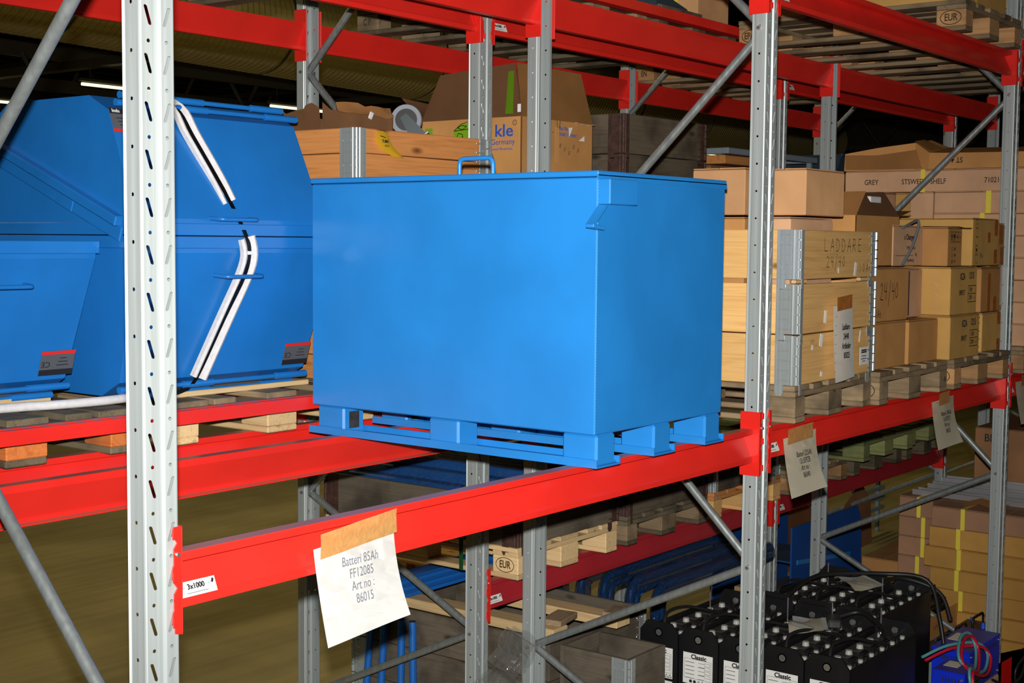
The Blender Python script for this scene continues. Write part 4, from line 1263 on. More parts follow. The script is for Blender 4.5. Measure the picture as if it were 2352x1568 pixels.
# crushed half-open carton on top
def crushed():
    z0 = ZB + rowh * 8 + .006
    t = thing('cardboard_box', 'crushed half-open carton with upside-down ST 4 on top of the long load', 'box', (3.3, .42, z0))
    ys = [-.68, -.2, .05, .14, .24, .45, .64]
    hs_ = [.095, .10, .105, .11, .155, .13, .10]; xs = [-.31, -.31, -.305, -.295, -.25, -.29, -.31]
    bm = bmesh.new(); rings = []
    for y, hh, xf in zip(ys, hs_, xs):
        rings.append([bm.verts.new(p) for p in ((xf, y, 0), (xf + .01, y, hh * (.85 if y < .2 else 1.0)), (.0, y, hh + .03), (.33, y, hh), (.33, y, 0))])
    for a, b in zip(rings, rings[1:]):
        for k in range(5): bm.faces.new((a[k], a[(k + 1) % 5], b[(k + 1) % 5], b[k]))
    bm.faces.new(rings[0]); bm.faces.new(rings[-1][::-1])
    ob('body', to_mesh(bm, 'crushed_body'), t, mat='kraft_warm')
    sheet('flap', t, [[(-.315, .17, .005), (-.325, .20, .11)], [(-.318, .42, .004), (-.33, .43, .085)], [(-.318, .63, .006), (-.322, .63, .092)]], 'kraft_warm', .005)
    sheet('flap', t, [[(-.30, .12, .105), (-.12, .12, .128)], [(-.27, .235, .162), (-.12, .235, .180)]], 'kraft_yellow', .005)
    text(t, 'ST 4', .042, (-.3165, -.03, .048), SIDE, 'ink', .85, .0006, spin=PI)
crushed()
# ------------------------------------------------------------------ rear row, container level
pallet('pallet under the stack of amber pine collars behind the blue container', -.84, 1.30, TOP_MID - .002, deck='worn', blk='block')
nm = ('lowest', 'second', 'third', 'fourth')
for i in range(4):
    collar('%s amber pine collar from the pallet up, behind the blue container' % nm[i], -.835, 1.30, DK + .001 + .195 * i, .194, 'pine_red', 'zinc_dull', 2 if i else 2, w=.785)
ct = collar('topmost amber pine collar with zinc hinge, yellow tag on its front board', -.835, 1.30, DK + .001 + .195 * 4, .194, 'pine_red', 'zinc_dull', 2, w=.785)
ZT = DK + .001 + .195 * 5
t = thing('hanging_tag', 'crumpled yellow plastic tag hanging on the amber pine collar', 'tag', (-.70, 1.292, ZT - .01))
sheet('tag_sheet', t, [[(-.035, .0, .0), (.0, -.002, .0), (.035, .0, -.012)], [(-.045, -.006, -.04), (.0, -.016, -.05), (.045, -.006, -.05)], [(-.02, -.006, -.07), (.03, -.018, -.072), (.075, -.010, -.075)], [(.06, -.008, -.098), (.09, -.014, -.096), (.115, -.008, -.10)]], 'yellow', .001)
text(t, 'TUMA', .017, (-.005, -.0185, -.040), FRONT, 'ink', .8, .0003); text(t, 'OP 52', .012, (.004, -.019, -.057), FRONT, 'ink', .8)
part('print_line', t, (-.01, -.011, -.022), (.03, .0006, .003), 'ink', 0, (0, .2, 0))
# torn carton with plastic in the crate
def torn():
    t = thing('cardboard_box', 'torn brown carton with crumpled plastic rising out of the amber collars', 'box', (-.49, 1.60, ZT - .16))
    def wall(name, a, b, h, mat='kraft_dim', n=9, zig=.02):
        a = Vector(a); b = Vector(b)
        rows = [[a.lerp(b, i / n) for i in range(n + 1)], []]
        for i in range(n + 1): rows[1].append(a.lerp(b, i / n) + Vector((random.uniform(-.01, .01), random.uniform(-.01, .01), h + random.uniform(-zig, zig))))
        sheet(name, t, rows, mat, .005)
    wall('wall_panel', (-.25, .25, 0), (-.25, -.02, 0), .255)
    wall('wall_panel', (-.25, -.02, 0), (.12, -.05, 0), .26)
    wall('wall_panel', (.12, -.05, 0), (.15, .25, 0), .26)
    wall('wall_panel', (-.25, .25, 0), (.15, .25, 0), .24)
    g = []
    for j in range(4):
        g.append([Vector((-.20 + .04 * i, -.045 - .006 * j + random.uniform(-.006, .006), .275 - .014 * j + random.uniform(-.006, .008))) for i in range(9)])
    sheet('plastic_wrap', t, g, 'tape_pale', .0006)
    part('paper_scrap', t, (-.03, -.075, .235), (.022, .006, .03), 'foam', .003, (.2, .3, 0))
torn()
def caster(label, loc, rot, r=.066, fork=True):
    t = thing('caster_wheel', label, 'caster', loc, rot=rot)
    bm = bmesh.new(); seg = 28
    prof = [(r * .70, -.017), (r * .96, -.018), (r, -.012), (r, .012), (r * .96, .018), (r * .70, .017)]
    rings = [[bm.verts.new((p * math.cos(2 * PI * k / seg), h, p * math.sin(2 * PI * k / seg))) for p, h in prof] for k in range(seg)]
    for k in range(seg):
        a, b = rings[k], rings[(k + 1) % seg]
        for q in range(6):
            f = bm.faces.new((a[q], a[(q + 1) % 6], b[(q + 1) % 6], b[q])); f.smooth = True
    ob('tyre', to_mesh(bm, 'tyre'), t, mat='rubber')
    ob('rim', cyl_me(r * .70, .022, 24), t, (0, 0, 0), (PI / 2, 0, 0), 'black_plastic')
    ob('hub', cyl_me(r * .22, .040, 14), t, (0, 0, 0), (PI / 2, 0, 0), 'bolt')
    if fork:
        for s in (-1, 1): prism('fork_plate', t, [(-.016, -.02), (.016, -.02), (.034, r + .03), (-.034, r + .03)], s * .024 - .0015, s * .024 + .0015, 'y', 'dark_metal')
        part('top_plate', t, (0, 0, r + .033), (.09, .07, .006), 'zinc', .001)
        tube('brake_lever', t, [(.0, -.02, r + .01), (.03, -.025, r + .05), (.05, -.025, r + .09)], .004, 'bolt', 8)
    return t
caster('grey caster wheel with steel fork between torn carton and blue-lettered carton', (-.30, 1.53, 2.965), (0.1, 2.5, -.9))
caster('grey caster wheel lying against the blue-lettered carton, low by the blue handle', (.125, 1.475, 2.815), (.15, .3, -.9), .060, False)
t = thing('cardboard_box', 'hidden brown carton carrying the low caster and the blue-lettered carton', 'box', (.51, 1.72, DK))
part('body', t, (0, 0, .38), (.76, .82, .76), 'kraft_warm', .004)
for s in (-1, 1): part('flap', t, (0, s * .205, .762), (.756, .405, .004), 'kraft_warm', .001)
part('tape', t, (0, 0, .765), (.762, .05, .001), 'tape', 0)
pallet('pallet under the caster cartons, behind the blue container lid', .12, 1.30, TOP_MID - .002, deck='worn', blk='block')

def kle():
    x0, x1, y0, y1, z0, z1 = .21, .76, 1.315, 1.90, DK + .768, 3.012
    t, ax, ay, h = open_carton('open carton with blue kle lettering, lime box logo and raised flaps', x0, x1, y0, y1, z0, z1, 'kraft_warm')
    X = -ax - .0012
    def yl(y): return y - (y0 + y1) / 2
    zz = lambda z: z - z0
    text(t, 'kle', .076, (X, yl(1.412), zz(2.950)), SIDE, 'ink_blue', 1.18, .0012)
    ob('registered_mark', ring_me(.012, .012, .0022, 16), t, (X, yl(1.352), zz(2.985)), SIDE, 'ink_blue')
    text(t, 'R', .014, (X, yl(1.352), zz(2.985)), SIDE, 'ink_blue', .9)
    text(t, 'Germany', .036, (X, yl(1.418), zz(2.902)), SIDE, 'ink_blue', 1.0)
    text(t, 'Roues+Roulettes', .018, (X, yl(1.425), zz(2.872)), SIDE, 'ink_blue', 1.0)
    part('lime_print', t, (X, yl(1.852), zz(2.955)), (.0008, .045, .05), 'green_print', 0)
    for i in range(3): part('lime_print_mark', t, (X - .0005, yl(1.852), zz(2.97 - .014 * i)), (.0008, .012, .004), 'ink_grey', 0)
    # logo: a lime cube drawn in blue lines
    for name, p in (('logo_cube', [(0, 0), (.085, -.006), (.085, .06), (0, .055)]), ('logo_cube', [(0, .058), (.085, .063), (.10, .09), (.05, .088)])):
        prism(name, t, [(yl(1.70) - a, zz(2.905) + b) for a, b in p], X - .0006, X + .0004, 'x', 'green_print')
    lines = [[(0, .056), (.04, .085), (.105, .10), (.085, .062), (0, .056)], [(.02, .07), (.05, .06), (.075, .075), (.045, .08), (.02, .07)], [(.01, .01), (.025, .045), (.05, .04), (.06, .0)], [(.03, .0), (.05, .03)]]
    ribbon(t, lines, .003, (X - .0009, yl(1.70), zz(2.905)), SIDE, 'ink_blue', 'logo_line')
    # front face prints
    yf = -ay - .0012; xl = lambda x: x - (x0 + x1) / 2
    text(t, 'Box No.:', .026, (xl(.53), yf, zz(2.978)), FRONT, 'ink_blue', .8); text(t, 'Inhalt / Content', .026, (xl(.56), yf, zz(2.952)), FRONT, 'ink_blue', .8)
    prism('torn_label', t, [(xl(.565), zz(2.985)), (xl(.595), zz(2.987)), (xl(.568), zz(2.94))], yf - .0005, yf, 'y', 'sticker')
    prism('torn_label', t, [(xl(.645), zz(2.93)), (xl(.69), zz(2.955)), (xl(.69), zz(2.93))], yf - .0005, yf, 'y', 'sticker')
    ribbon(t, scrawl('6.V', xl(.40), zz(2.955), .045, .055, .2) + [[(xl(.395), zz(2.99)), (xl(.38), zz(2.965)), (xl(.40), zz(2.955)), (xl(.405), zz(2.97))]], .003, (0, yf, 0), FRONT)
    part('tape_patch', t, (xl(.475), yf, zz(2.90)), (.03, .0008, .16), 'tape_pale', 0)
    for i in range(5): part('red_stroke', t, (xl(.50 + .035 * i), yf, zz(2.90 - .015 * (i % 3))), (.012, .0008, .02), 'kraft_dim', 0, (0, .4, 0))
    # flaps standing up and leaning
    flap('flap', t, (-ax, ay, h), (-ax, -ay, h), (-ax + .02, -ay + .05, h + .235), (-ax + .03, ay - .09, h + .21), 'kraft_dim')
    flap('flap', t, (-ax, -ay, h), (ax, -ay, h), (ax - .03, -ay + .05, h + .235), (-ax + .04, -ay + .06, h + .24), 'kraft_warm')
    flap('lime_edge', t, (-ax - .0035, -ay + .088, h + .012), (-ax - .0035, -ay + .045, h + .012), (-ax + .0135, -ay + .054, h + .20), (-ax + .0135, -ay + .085, h + .20), 'green_print', .001)
    flap('flap', t, (-ax, ay, h), (-ax + .2, ay, h), (-ax + .2, ay + .10, h + .1), (-ax - .01, ay + .12, h + .12), 'kraft_dim')
    part('pale_label', t, (-ax - .002, -ay + .012, h + .035), (.001, .018, .035), 'sticker', 0)
    for i in range(3):
        part('torn_edge', t, (ax - .02 - .05 * i, -ay - .004, h - .004), (.05, .010, .004), 'kraft_pink', .001, (0, .12 * (i - 1), 0))
    return t
kle()
t = thing('steel_plate', 'grey steel plate corner leaning behind the raised brown flap', 'steel plate', (.30, 1.95, 2.98))
prism('plate_body', t, [(-.06, -.08), (.20, -.08), (.20, .16), (.10, .16)], -.002, .002, 'y', 'zinc_dull')
part('plate_edge', t, (.15, 0, .16), (.1, .012, .006), 'zinc_dull')

pallet('pallet under the dark weathered collars, rear row', 1.0, 1.30, TOP_MID - .002, deck='worn_dark', blk='worn_dark')
nm2 = ('lowest', 'second', 'third', 'fourth', 'fifth', 'topmost')
for i in range(6):
    collar('%s of the six dark weathered collars with rusty hinges, right of the lettered carton' % nm2[i], 1.0, 1.30, DK + .001 + .195 * i, .194, 'old', 'rust', 1, w=.78, group=None)

# grey frames, far rear row
pallet('pallet under the cartons that carry the grey frames, far rear bay', 2.95, 1.35, TOP_MID - .002, deck='worn', blk='block')
for i in range(2):
    carton('%s brown carton carrying the grey frames, far rear bay' % ('lower', 'upper')[i], 2.98, 3.72, 1.40, 2.4, DK + .50 * i, DK + .498 + .50 * i, 'kraft_dim', tape='tape')
def frames():
    t = thing('steel_rack', 'light grey steel rack resting above the square cartons, by the middle post', 'steel rack', (3.0, 1.70, DK + 1.0))
    for y in (-.22, .22): part('frame_bar', t, (-.10, y, .07), (1.15, .04, .035), 'grey_paint', .004)
    for x in (-.65, .0, .46): part('frame_bar', t, (x, 0, .07), (.04, .44, .035), 'grey_paint', .004)
    for x in (-.2, .4):
        for y in (-.22, .22): part('frame_leg', t, (x, y, .026), (.03, .03, .052), 'grey_paint', .003)
    part('wood_filler', t, (-.3, -.05, .03), (.5, .2, .05), 'pine_red', .003)
    t2 = thing('plastic_bin', 'dark slate plastic bin beside the grey frame, behind the right cartons', 'bin', (4.05, 1.68, DK + 1.0))
    prism('bin_body', t2, [(-.30, 0), (.36, 0), (.42, .11), (-.22, .13)], -.22, .22, 'y', 'slate')
    part('bin_rim', t2, (.10, -.225, .115), (.68, .012, .022), 'slate', .003, (0, .03, 0))
    t3 = thing('foam_sheet', 'curled white sheet end between dark collars and the square carton', 'foam sheet', (2.05, 1.62, DK + 1.03))
    sheet('sheet_body', t3, [[(-.0, -.1, -.06), (.0, .15, -.06)], [(.04, -.1, -.005), (.04, .15, -.005)], [(.16, -.1, -.06), (.16, .15, -.06)]], 'foam', .004)
    carton('carton supporting the curled white sheet, hidden behind the crate', 1.95, 2.55, 1.36, 2.2, DK, DK + .965, 'kraft_dim')
frames()
carton('brown carton carrying the slate bin, far rear bay', 3.74, 4.5, 1.40, 2.2, DK, DK + .998, 'kraft_dim', tape='tape')
pallet('pallet under the carton of the slate bin, far rear bay', 3.76, 1.35, TOP_MID - .002, deck='worn', blk='block')

# ------------------------------------------------------------------ rear row, low level
ZL = TOP_LOW
pallet('pale new pallet stamped EUR on its near block, low rear beam', .16, 1.275, ZL, deck='pine_pale', blk='pine_pale', stamps=(('w', 'f', 'EUR', True),))
ZLD = ZL + .1445
collar('dark single collar holding wrapped blue bars on the stamped pallet', .165, 1.28, ZLD, .215, 'old_grey', 'rust', 1, w=.795)
def blue_bars():
    t = thing('bar_bundle', 'bundle of blue steel bars under plastic in the dark collar', 'bar bundle', (.56, 1.88, ZLD))
    for r in range(4):
        n = 9 - r
        for i in range(n):
            x = (i - (n - 1) / 2) * .074
            part('blue_bar', t, (x, 0, .235 + r * .052 - .10), (.066, 1.10, .048), 'blue_tube', .006)
    g = []
    sec = [(-.37, .10), (-.36, .17), (-.30, .235), (-.26, .30), (-.10, .345), (.10, .348), (.26, .30), (.30, .235), (.36, .17)]
    for j in range(13):
        g.append([Vector((x * 1.01 + random.uniform(-.006, .006), -.565 + 1.13 * j / 12, z + .012 + random.uniform(-.006, .008))) for x, z in sec])
    sheet('stretch_wrap', t, g, 'film', .0008)
    part('bearer', t, (0, 0, .05), (.7, .1, .1), 'old', .002)
blue_bars()
t = thing('tie_strap', 'green strap round the dark collar and its blue bars', 'strap', (.56, 1.60, ZLD))
w = .402
sheet('strap_band', t, [[(x, -.012, z), (x, .012, z)] for x, z in ((-w, -.145), (-w - .004, .215), (-.36, .245), (-.24, .352), (.24, .355), (.36, .245), (w + .004, .215), (w, -.145))], 'strap_green', .001)
pallet('rotten dark pallet with frayed blocks, low rear beam, behind the brace', 1.06, 1.285, ZL, deck='worn_dark', blk='worn', bottom='worn_dark')
collar('dark collar on the rotten pallet, in the shade of the front beam', 1.065, 1.29, ZLD, .195, 'old', 'rust', 1, w=.78)
pallet('pallet with fresh pine end blocks, low rear beam beside the middle post', 1.92, 1.285, ZL, deck='pine_red', blk='pine', bottom='pine')
collar('dark collar with white paint marks on the fresh pine pallet', 1.925, 1.29, ZLD, .195, 'old', 'zinc_dull', 1, w=.78)
pallet('weathered pallet at the near end of the low far beam, behind the paper sheet', P + .08, 1.285, ZL, deck='worn', blk='block')
pallet('weathered grey pallet under the green pallets, low far beam', P + .98, 1.285, ZL, deck='worn_dark', blk='worn_dark')
pallet('weathered grey pallet at the far end of the low far beam', P + 1.86, 1.285, ZL, deck='worn_dark', blk='worn_dark')
pallet('green-tinted pallet lying on the weathered grey pallets', P + .70, 1.10, ZL + .146, deck='green_wood', blk='green_wood')
pallet('second green-tinted pallet beyond the first, farther right', P + 1.56, 1.14, ZL + .146, deck='green_wood', blk='green_wood')

# ------------------------------------------------------------------ floor, rear row: dark crates, planks, blue tubes
pallet('pallet on the floor under the long dark crate, mostly hidden', .20, 1.14, 0, deck='worn_dark', blk='worn_dark')
for i in range(3):
    collar('%s dark collar of the floor crate below the hanging paper' % ('lowest', 'middle', 'topmost')[i], .20, 1.125, .146 + .188 * i, .187, 'old_grey', 'zinc_dull', 1, w=.78, corners='bcd')
def plank(label, a, b, z, w=.09, h=.034, mat='pine_pale', mat2=None):
    a = Vector((a[0], a[1], z)); b = Vector((b[0], b[1], z)); d = b - a
    t = thing('plank', label, 'plank', (a + b) / 2, math.atan2(d.y, d.x))
    board('plank_body', t, (0, 0, h / 2), d.length, w, h, 'x', mat, .003)
    return t
ZF = .146 + .188 * 3
HL = None
plank('long pale plank lying on the dark floor crate, passing behind the grey posts', (.275, 2.15), (.275, 1.12), ZF, .11, .045)
plank('short plank end across the dark floor crate, just right of the rear post', (.26, 1.165), (.44, 1.20), ZF + .046, .10, .028, 'worn')
plank('pale plank lying farther in across the floor crates, under the low red beam', (.60, 1.66), (.60, 1.00), ZF + .0, .11, .045, 'pine_pale')
plank('stub of plank on the end of the farther plank', (.53, 1.04), (.66, 1.06), ZF + .046, .06, .028, 'worn')
pallet('pallet on the floor under the short crate with swirling grain', .25, -.10 + .35, 0, deck='worn_dark', blk='worn_dark', W=.40)
for i in range(3):
    collar('%s dark collar of the short floor crate beside the batteries' % ('lowest', 'middle', 'topmost')[i], .27, .755, .146 + .178 * i, .177, 'old_grey', 'zinc_dull', 1, w=.30, d=.365, corners='a')
def channels():
    t = thing('steel_channel', 'blue ribbed steel channels lying level behind the grey brace', 'steel channel', (.45, 2.02, ZF + .05))
    for i in range(3):
        prism('channel_rib', t, [(-.05, .02 + i * .034), (-.056, .006 + i * .034), (-.044, 0 + i * .034), (.05, 0 + i * .034), (.05, .034 + i * .034), (-.044, .034 + i * .034), (-.056, .028 + i * .034)], -.42, 1.2, 'x', 'blue_tube')
    for x in (-.1, .38): part('bearer', t, (x, 0, -.025), (.06, .12, .05), 'old', .002)
channels()
for i, (x, lean) in enumerate(((2.185, .02), (2.095, .0), (1.975, -.02), (1.90, -.035))):
    t = thing('blue_tube', 'blue tube standing against the dark floor crate, %s of four' % ('leftmost', 'second from left', 'third from left', 'rightmost')[i], 'tube', (.155, x, 0), group='blue tubes standing below the hanging paper')
    tube('tube_body', t, [(-.02, lean, .0), (.022, -lean * .4, .66)], .0185, 'blue_tube', 12)
    ob('tube_plug', cyl_me(.016, .004, 12), t, (.022, -lean * .4, .662), (0, 0, 0), 'ink')

def bent_tubes():
    for i, (y, zt) in enumerate(((1.15, .76), (1.30, .765), (1.46, .77), (1.60, .775), (1.74, .78))):
        t = thing('bent_tube', 'bent blue tube frame in stretch film by the batteries, %s from the front' % ('first', 'second', 'third', 'fourth', 'fifth')[i], 'tube frame', (1.12, y, 0), group='film-wrapped bent blue tubes')
        tube('tube_body', t, arc_pts([(0, 0, .0), (0, 0, zt), (1.22, 0, zt)], .10, 7), .020, 'blue_tube', 12)
        if i in (0, 1, 2): tube('tube_body', t, arc_pts([(.055, 0, .0), (.055, 0, zt - .055), (1.22, 0, zt - .055)], .08, 7), .018, 'blue_tube', 12)
        g = []
        path = arc_pts([Vector((0, 0, .01)), Vector((0, 0, zt)), Vector((1.21, 0, zt))], .10, 6)
        path = [path[0].lerp(path[1], k / 8) for k in range(8)] + path[1:-1] + [path[-2].lerp(path[-1], k / 10) for k in range(11)]
        seg = 10
        for q, p in enumerate(path):
            dd = (path[min(q + 1, len(path) - 1)] - path[max(q - 1, 0)]).normalized(); n = Vector((-dd.z, 0, dd.x))
            g.append([p - n * .022 + (n * math.cos(2 * PI * k / seg) * .052 + Vector((0, 1, 0)) * math.sin(2 * PI * k / seg) * .034) * random.uniform(.92, 1.12) for k in range(seg + 1)])
            g[-1][seg] = g[-1][0].copy()
        sheet('stretch_film', t, g, 'film_blue', .0006)
bent_tubes()
plank('short pale board leaning over the bent blue tubes', (1.62, 1.02), (1.86, .98), .62, .09, .03, 'pine_pale')
plank('small board scrap on top of the pale board by the blue tubes', (1.70, 1.0), (1.80, 1.0), .652, .06, .028, 'worn')
t = thing('timber_post', 'rough timber stand under the board by the blue tubes', 'timber', (1.74, 1.02, 0))
board('post_body', t, (0, 0, .309), .618, .09, .09, 'z', 'worn_dark', .004); part('post_cap', t, (0, 0, .61), (.2, .1, .018), 'worn', .002)

# things on the floor far behind, seen under the beams
pallet('pale pallet on the floor far behind, seen left of the grey posts', 2.75, 3.75, 0, deck='pine', blk='block')
carton('brown carton with printed code on the floor far behind, under the front beam', 2.95, 3.5, 4.95, 5.5, 0, .22, 'kraft_dim', tape='tape')

# ------------------------------------------------------------------ traction batteries on the floor of the front row
def battery(label, x0, y0, z0, L=.72, w=.198, h=.585, stickers=True):
    t = thing('battery', label, 'battery', (x0 + L / 2, y0 + w / 2, z0), group=None)
    th = .008
    part('case_wall', t, (0, -w / 2 + th / 2, h / 2), (L, th, h), 'black_plastic', .002)
    part('case_wall', t, (0, w / 2 - th / 2, h / 2), (L, th, h), 'black_plastic', .002)
    part('case_floor', t, (0, 0, .01), (L, w, .02), 'black_plastic', .002)
    for s in (-1, 1):
        e = prism('end_plate', t, [(-w / 2, 0), (w / 2, 0), (w / 2, h), (w / 2 - .035, h + .045), (-w / 2 + .035, h + .045), (-w / 2, h)], s * L / 2 - .006, s * L / 2 + .006, 'x', 'black_plastic')
        ob('lifting_eye', cyl_me(.015, .016, 16), e, (s * L / 2, 0, h - .002), (0, PI / 2, 0), 'bolt')
        ob('lifting_eye_ring', ring_me(.02, .02, .005), e, (s * (L / 2 + .0075), 0, h - .002), (PI / 2, 0, PI / 2), 'black_lid')
    n = 6
    for i in range(n):
        x = (i - (n - 1) / 2) * (L - .03) / n
        c = part('cell_lid', t, (x, 0, h - .05), ((L - .03) / n - .006, w - .022, .05), 'black_lid', .004)
        ob('vent_plug', cyl_me(.017, .02, 12, .014), c, (0, w * .20, .033), (0, 0, 0), 'plug')
        for xx in (-.03, .03):
            ob('cell_terminal', cyl_me(.011, .016, 10), c, (xx, -w * .26, .031), (0, 0, 0), 'plug' if xx > 0 else 'black_plastic')
        part('cell_connector', c, (.03, -w * .08, .034), (.06, .022, .012), 'black_plastic', .003)
        part('cell_label', c, (-.02, w * .02, .0255), (.03, .03, .001), 'black_lid', 0)
    part('tan_card', t, (-L / 2 + .035, -.03, h - .018), (.045, .06, .002), 'kraft_dim', 0)
    cb = smooth_path([(-L * .38, .03, h - .02), (-L * .30, .045, h + .05), (-L * .12, .02, h + .055), (L * .05, -.04, h + .02), (L * .18, -.05, h - .015)], 5)
    tube('battery_cable', t, cb, .008, 'cable', 8)
    if stickers:
        f = [e for e in t.children if e.name.startswith('end_plate')][0]
        X = -L / 2 - .0068
        s1 = part('type_label', t, (X, 0, h - .135), (.001, .150, .140), 'sticker', 0)
        text(s1, 'Classic', .028, (-.0008, -.004, .054), SIDE, 'ink', 1.0, .001, extra=None)
        for i in range(5):
            part('print_line', s1, (-.0007, .040, .028 - .018 * i), (.0006, .045, .003), 'ink_grey', 0)
            part('print_line', s1, (-.0007, -.018, .030 - .018 * i), (.0006, .03, .004 if i % 2 else .002), 'ink_grey', 0)
            if i < 4: rect_frame(s1, .034, .022 - .018 * i, .028, .012, .0012, (-.0007, 0, 0), SIDE, 'ink_grey')
        rect_frame(s1, -.068, -.045, .136, .088, .0012, (-.0007, 0, 0), SIDE, 'ink_grey')
        for i in range(2): ob('warning_symbol', cyl_me(.0075, .0008, 12), s1, (-.0007, .035 - .02 * i, -.058), (0, PI / 2, 0), 'ink')
        for i in range(4):
            yy = -.006 - .019 * i
            ribbon(s1, [[(-yy - .008, -.065), (-yy, -.051), (-yy + .008, -.065), (-yy - .008, -.065)]], .0022, (-.0007, 0, 0), SIDE, 'ink', 'warning_symbol')
        s2 = part('maker_label', t, (X, 0, h - .232), (.001, .150, .030), 'sticker', 0)
        for yy, ww in ((.035, .035), (-.002, .02), (-.045, .04)): part('print_mark', s2, (-.0007, yy, 0), (.0006, ww, .010 if ww < .03 else .006), 'ink', 0)
    return t
pallet('pallet on the floor under the nearer five batteries', .66, -.12, 0, deck='worn_dark', blk='worn_dark')
nmb = ('nearest to the aisle', 'second from the aisle', 'third from the aisle, half behind the post', 'fourth from the aisle', 'fifth, farthest in by the blue tubes')
for i in range(5):
    battery('black traction battery of the front group, %s' % nmb[i], .665, -.075 + i * .2055, .146, h=.555)
pallet('pallet on the floor under the farther three batteries', 1.41, .05, 0, deck='worn_dark', blk='worn_dark')
for i in range(3):
    battery('black traction battery of the rear group, %s' % ('nearest to the aisle', 'in the middle', 'farthest in')[i], 1.41, .135 + i * .2055, .146, L=.70, h=.575)
for i in range(2):
    battery('black battery at the bottom edge below the clear bag, %s' % ('left one', 'right one')[i], -.62, .98 - i * .215, .10, L=.66, h=.41, stickers=False)
t = thing('timber_skid', 'low wooden skid under the two batteries at the bottom edge', 'skid', (-.29, .97, 0))
for y in (-.15, .15): board('base_beam', t, (0, y, .03), .7, .09, .06, 'x', 'worn_dark', .003)
for x in (-.25, 0, .25): board('base_board', t, (x, 0, .079), .44, .1, .038, 'y', 'worn', .003)
def manual(label, x, y, z, seed, col='paper', rz=0.3):
    random.seed(seed)
    t = thing('paper_stack', label, 'papers', (x, y, z), rz)
    for k in range(3):
        rows = [[Vector(((i / 4 - .5) * .21 + .012 * k, (j / 4 - .5) * .15 - .012 * k, .004 + .006 * k + .022 * math.sin(i * .9 + k) * (j / 4) + .01 * math.cos(j + k))) for i in range(5)] for j in range(5)]
        sheet('paper_leaf', t, rows, 'paper' if k else 'paper_cream', .0008)
manual('crumpled white papers lying on the front battery group behind the middle post', 1.02, .30, .745, 3, rz=.5)
manual('white folded papers lying on the rear battery group', 1.83, .40, .765, 5, rz=.9)
t = thing('battery_connector', 'dark battery plug and lead lying on the front battery group', 'plug', (1.12, .22, .735))
part('plug_body', t, (.03, 0, .02), (.12, .06, .04), 'black_lid', .008, (0, 0, .5))
tube('lead', t, smooth_path([(.08, .02, .02), (.16, -.06, .045), (.10, -.16, .04), (.02, -.24, .02), (-.05, -.26, .005)], 6), .011, 'cable')
t = thing('battery_cable', 'pair of black leads hanging from the rear battery group to the chargers', 'cable', (1.95, .3, .74))
tube('lead', t, smooth_path([(-.50, .30, .01), (-.2, .28, .055), (.05, .05, .055), (.12, -.16, .04), (.14, -.22, -.14), (.12, -.26, -.3)], 6), .011, 'cable')
tube('lead', t, smooth_path([(-.10, .02, .01), (.08, -.03, .04), (.17, -.20, -.02), (.19, -.26, -.16)], 6), .011, 'cable')
for i, (x, y) in enumerate(((1.28, .05), (1.22, .26), (1.17, .46), (1.15, .86), (1.82, .27), (1.95, .62))):
    t = thing('threaded_rod', 'thin upright rod in a battery lid, %s' % ('battery nearest the aisle', 'second battery from the aisle', 'third battery from the aisle', 'farthest battery of the front group', 'rear group, aisle side', 'rear group, far side')[i], 'rod', (x, y, .69), group='thin rods on the batteries')
    ob('rod_body', cyl_me(.0035, .13, 8), t, (0, 0, .065), mat='bolt'); ob('rod_nut', cyl_me(.008, .008, 6), t, (0, 0, .012), mat='bolt')

# clear bag hung on the rear post
t = thing('plastic_bag', 'clear zip bag hanging on the grey post above the lowest batteries', 'bag', (-.085, 1.03, .62))
rng = random.Random(4)
g1 = [[Vector((-.05 - .05 * math.sin(v * 3) + rng.uniform(-.006, .006), .075 - .15 * u / 6 + .03 * v, .235 - .26 * v / 5 - .05 * u / 6 + rng.uniform(-.006, .006))) for u in range(7)] for v in range(6)]
sheet('bag_front', t, g1, 'bag', .0005)
sheet('bag_back', t, [[p + Vector((.05, 0, 0)) for p in r] for r in g1], 'bag', .0005)
tube('zip_seal', t, [g1[0][0], g1[0][6]], .0015, 'ink_grey', 6)

# ------------------------------------------------------------------ chargers
pallet('pallet on the floor under the two blue chargers', 1.62, -.62, 0, deck='worn', blk='block')
carton('flat carton lying under the large blue charger', 1.98, 2.42, -.12, .09, .1445, .265, 'kraft_pink')
def louvres(parent, x0, x1, y, z, n, h=.022):
    for i in range(n): part('vent_slot', parent, (x0 + (x1 - x0) * i / (n - 1), y, z), (.005, .001, h), 'ink', 0, (0, .3, 0))
def charger1():
    t = thing('battery_charger', 'large bright blue charger with rows of vent slots, by the right post', 'charger', (2.21, -.02, .268), .0)
    w, d, h = .44, .19, .20
    part('housing', t, (0, 0, h / 2), (w, d, h), 'charger_blue', .004)
    part('cover', t, (0, .002, h + .004), (w + .006, d + .006, .008), 'charger_blue', .002)
    louvres(t, -w / 2 + .06, w / 2 - .05, -d / 2 - .0012, h - .03, 26); louvres(t, -w / 2 + .05, w / 2 - .08, -d / 2 - .0012, .028, 24)
    for i in range(14): part('vent_slot', t, (-w / 2 - .0012, -d / 2 + .02 + i * .0115, h - .035), (.001, .005, .022), 'ink', 0)
    for x in (-w / 2 + .02, w / 2 - .02):
        for z in (.02, h - .02): ob('screw', cyl_me(.006, .004, 8), t, (x, -d / 2 - .002, z), (PI / 2, 0, 0), 'bolt')
    part('sheet_label', t, (.02, .05, h + .0085), (.14, .06, .001), 'paper_cream', 0)
charger1()
carton('low carton lying under the small blue charger', 1.66, 1.90, -.22, -.03, .1445, .235, 'kraft_dim')
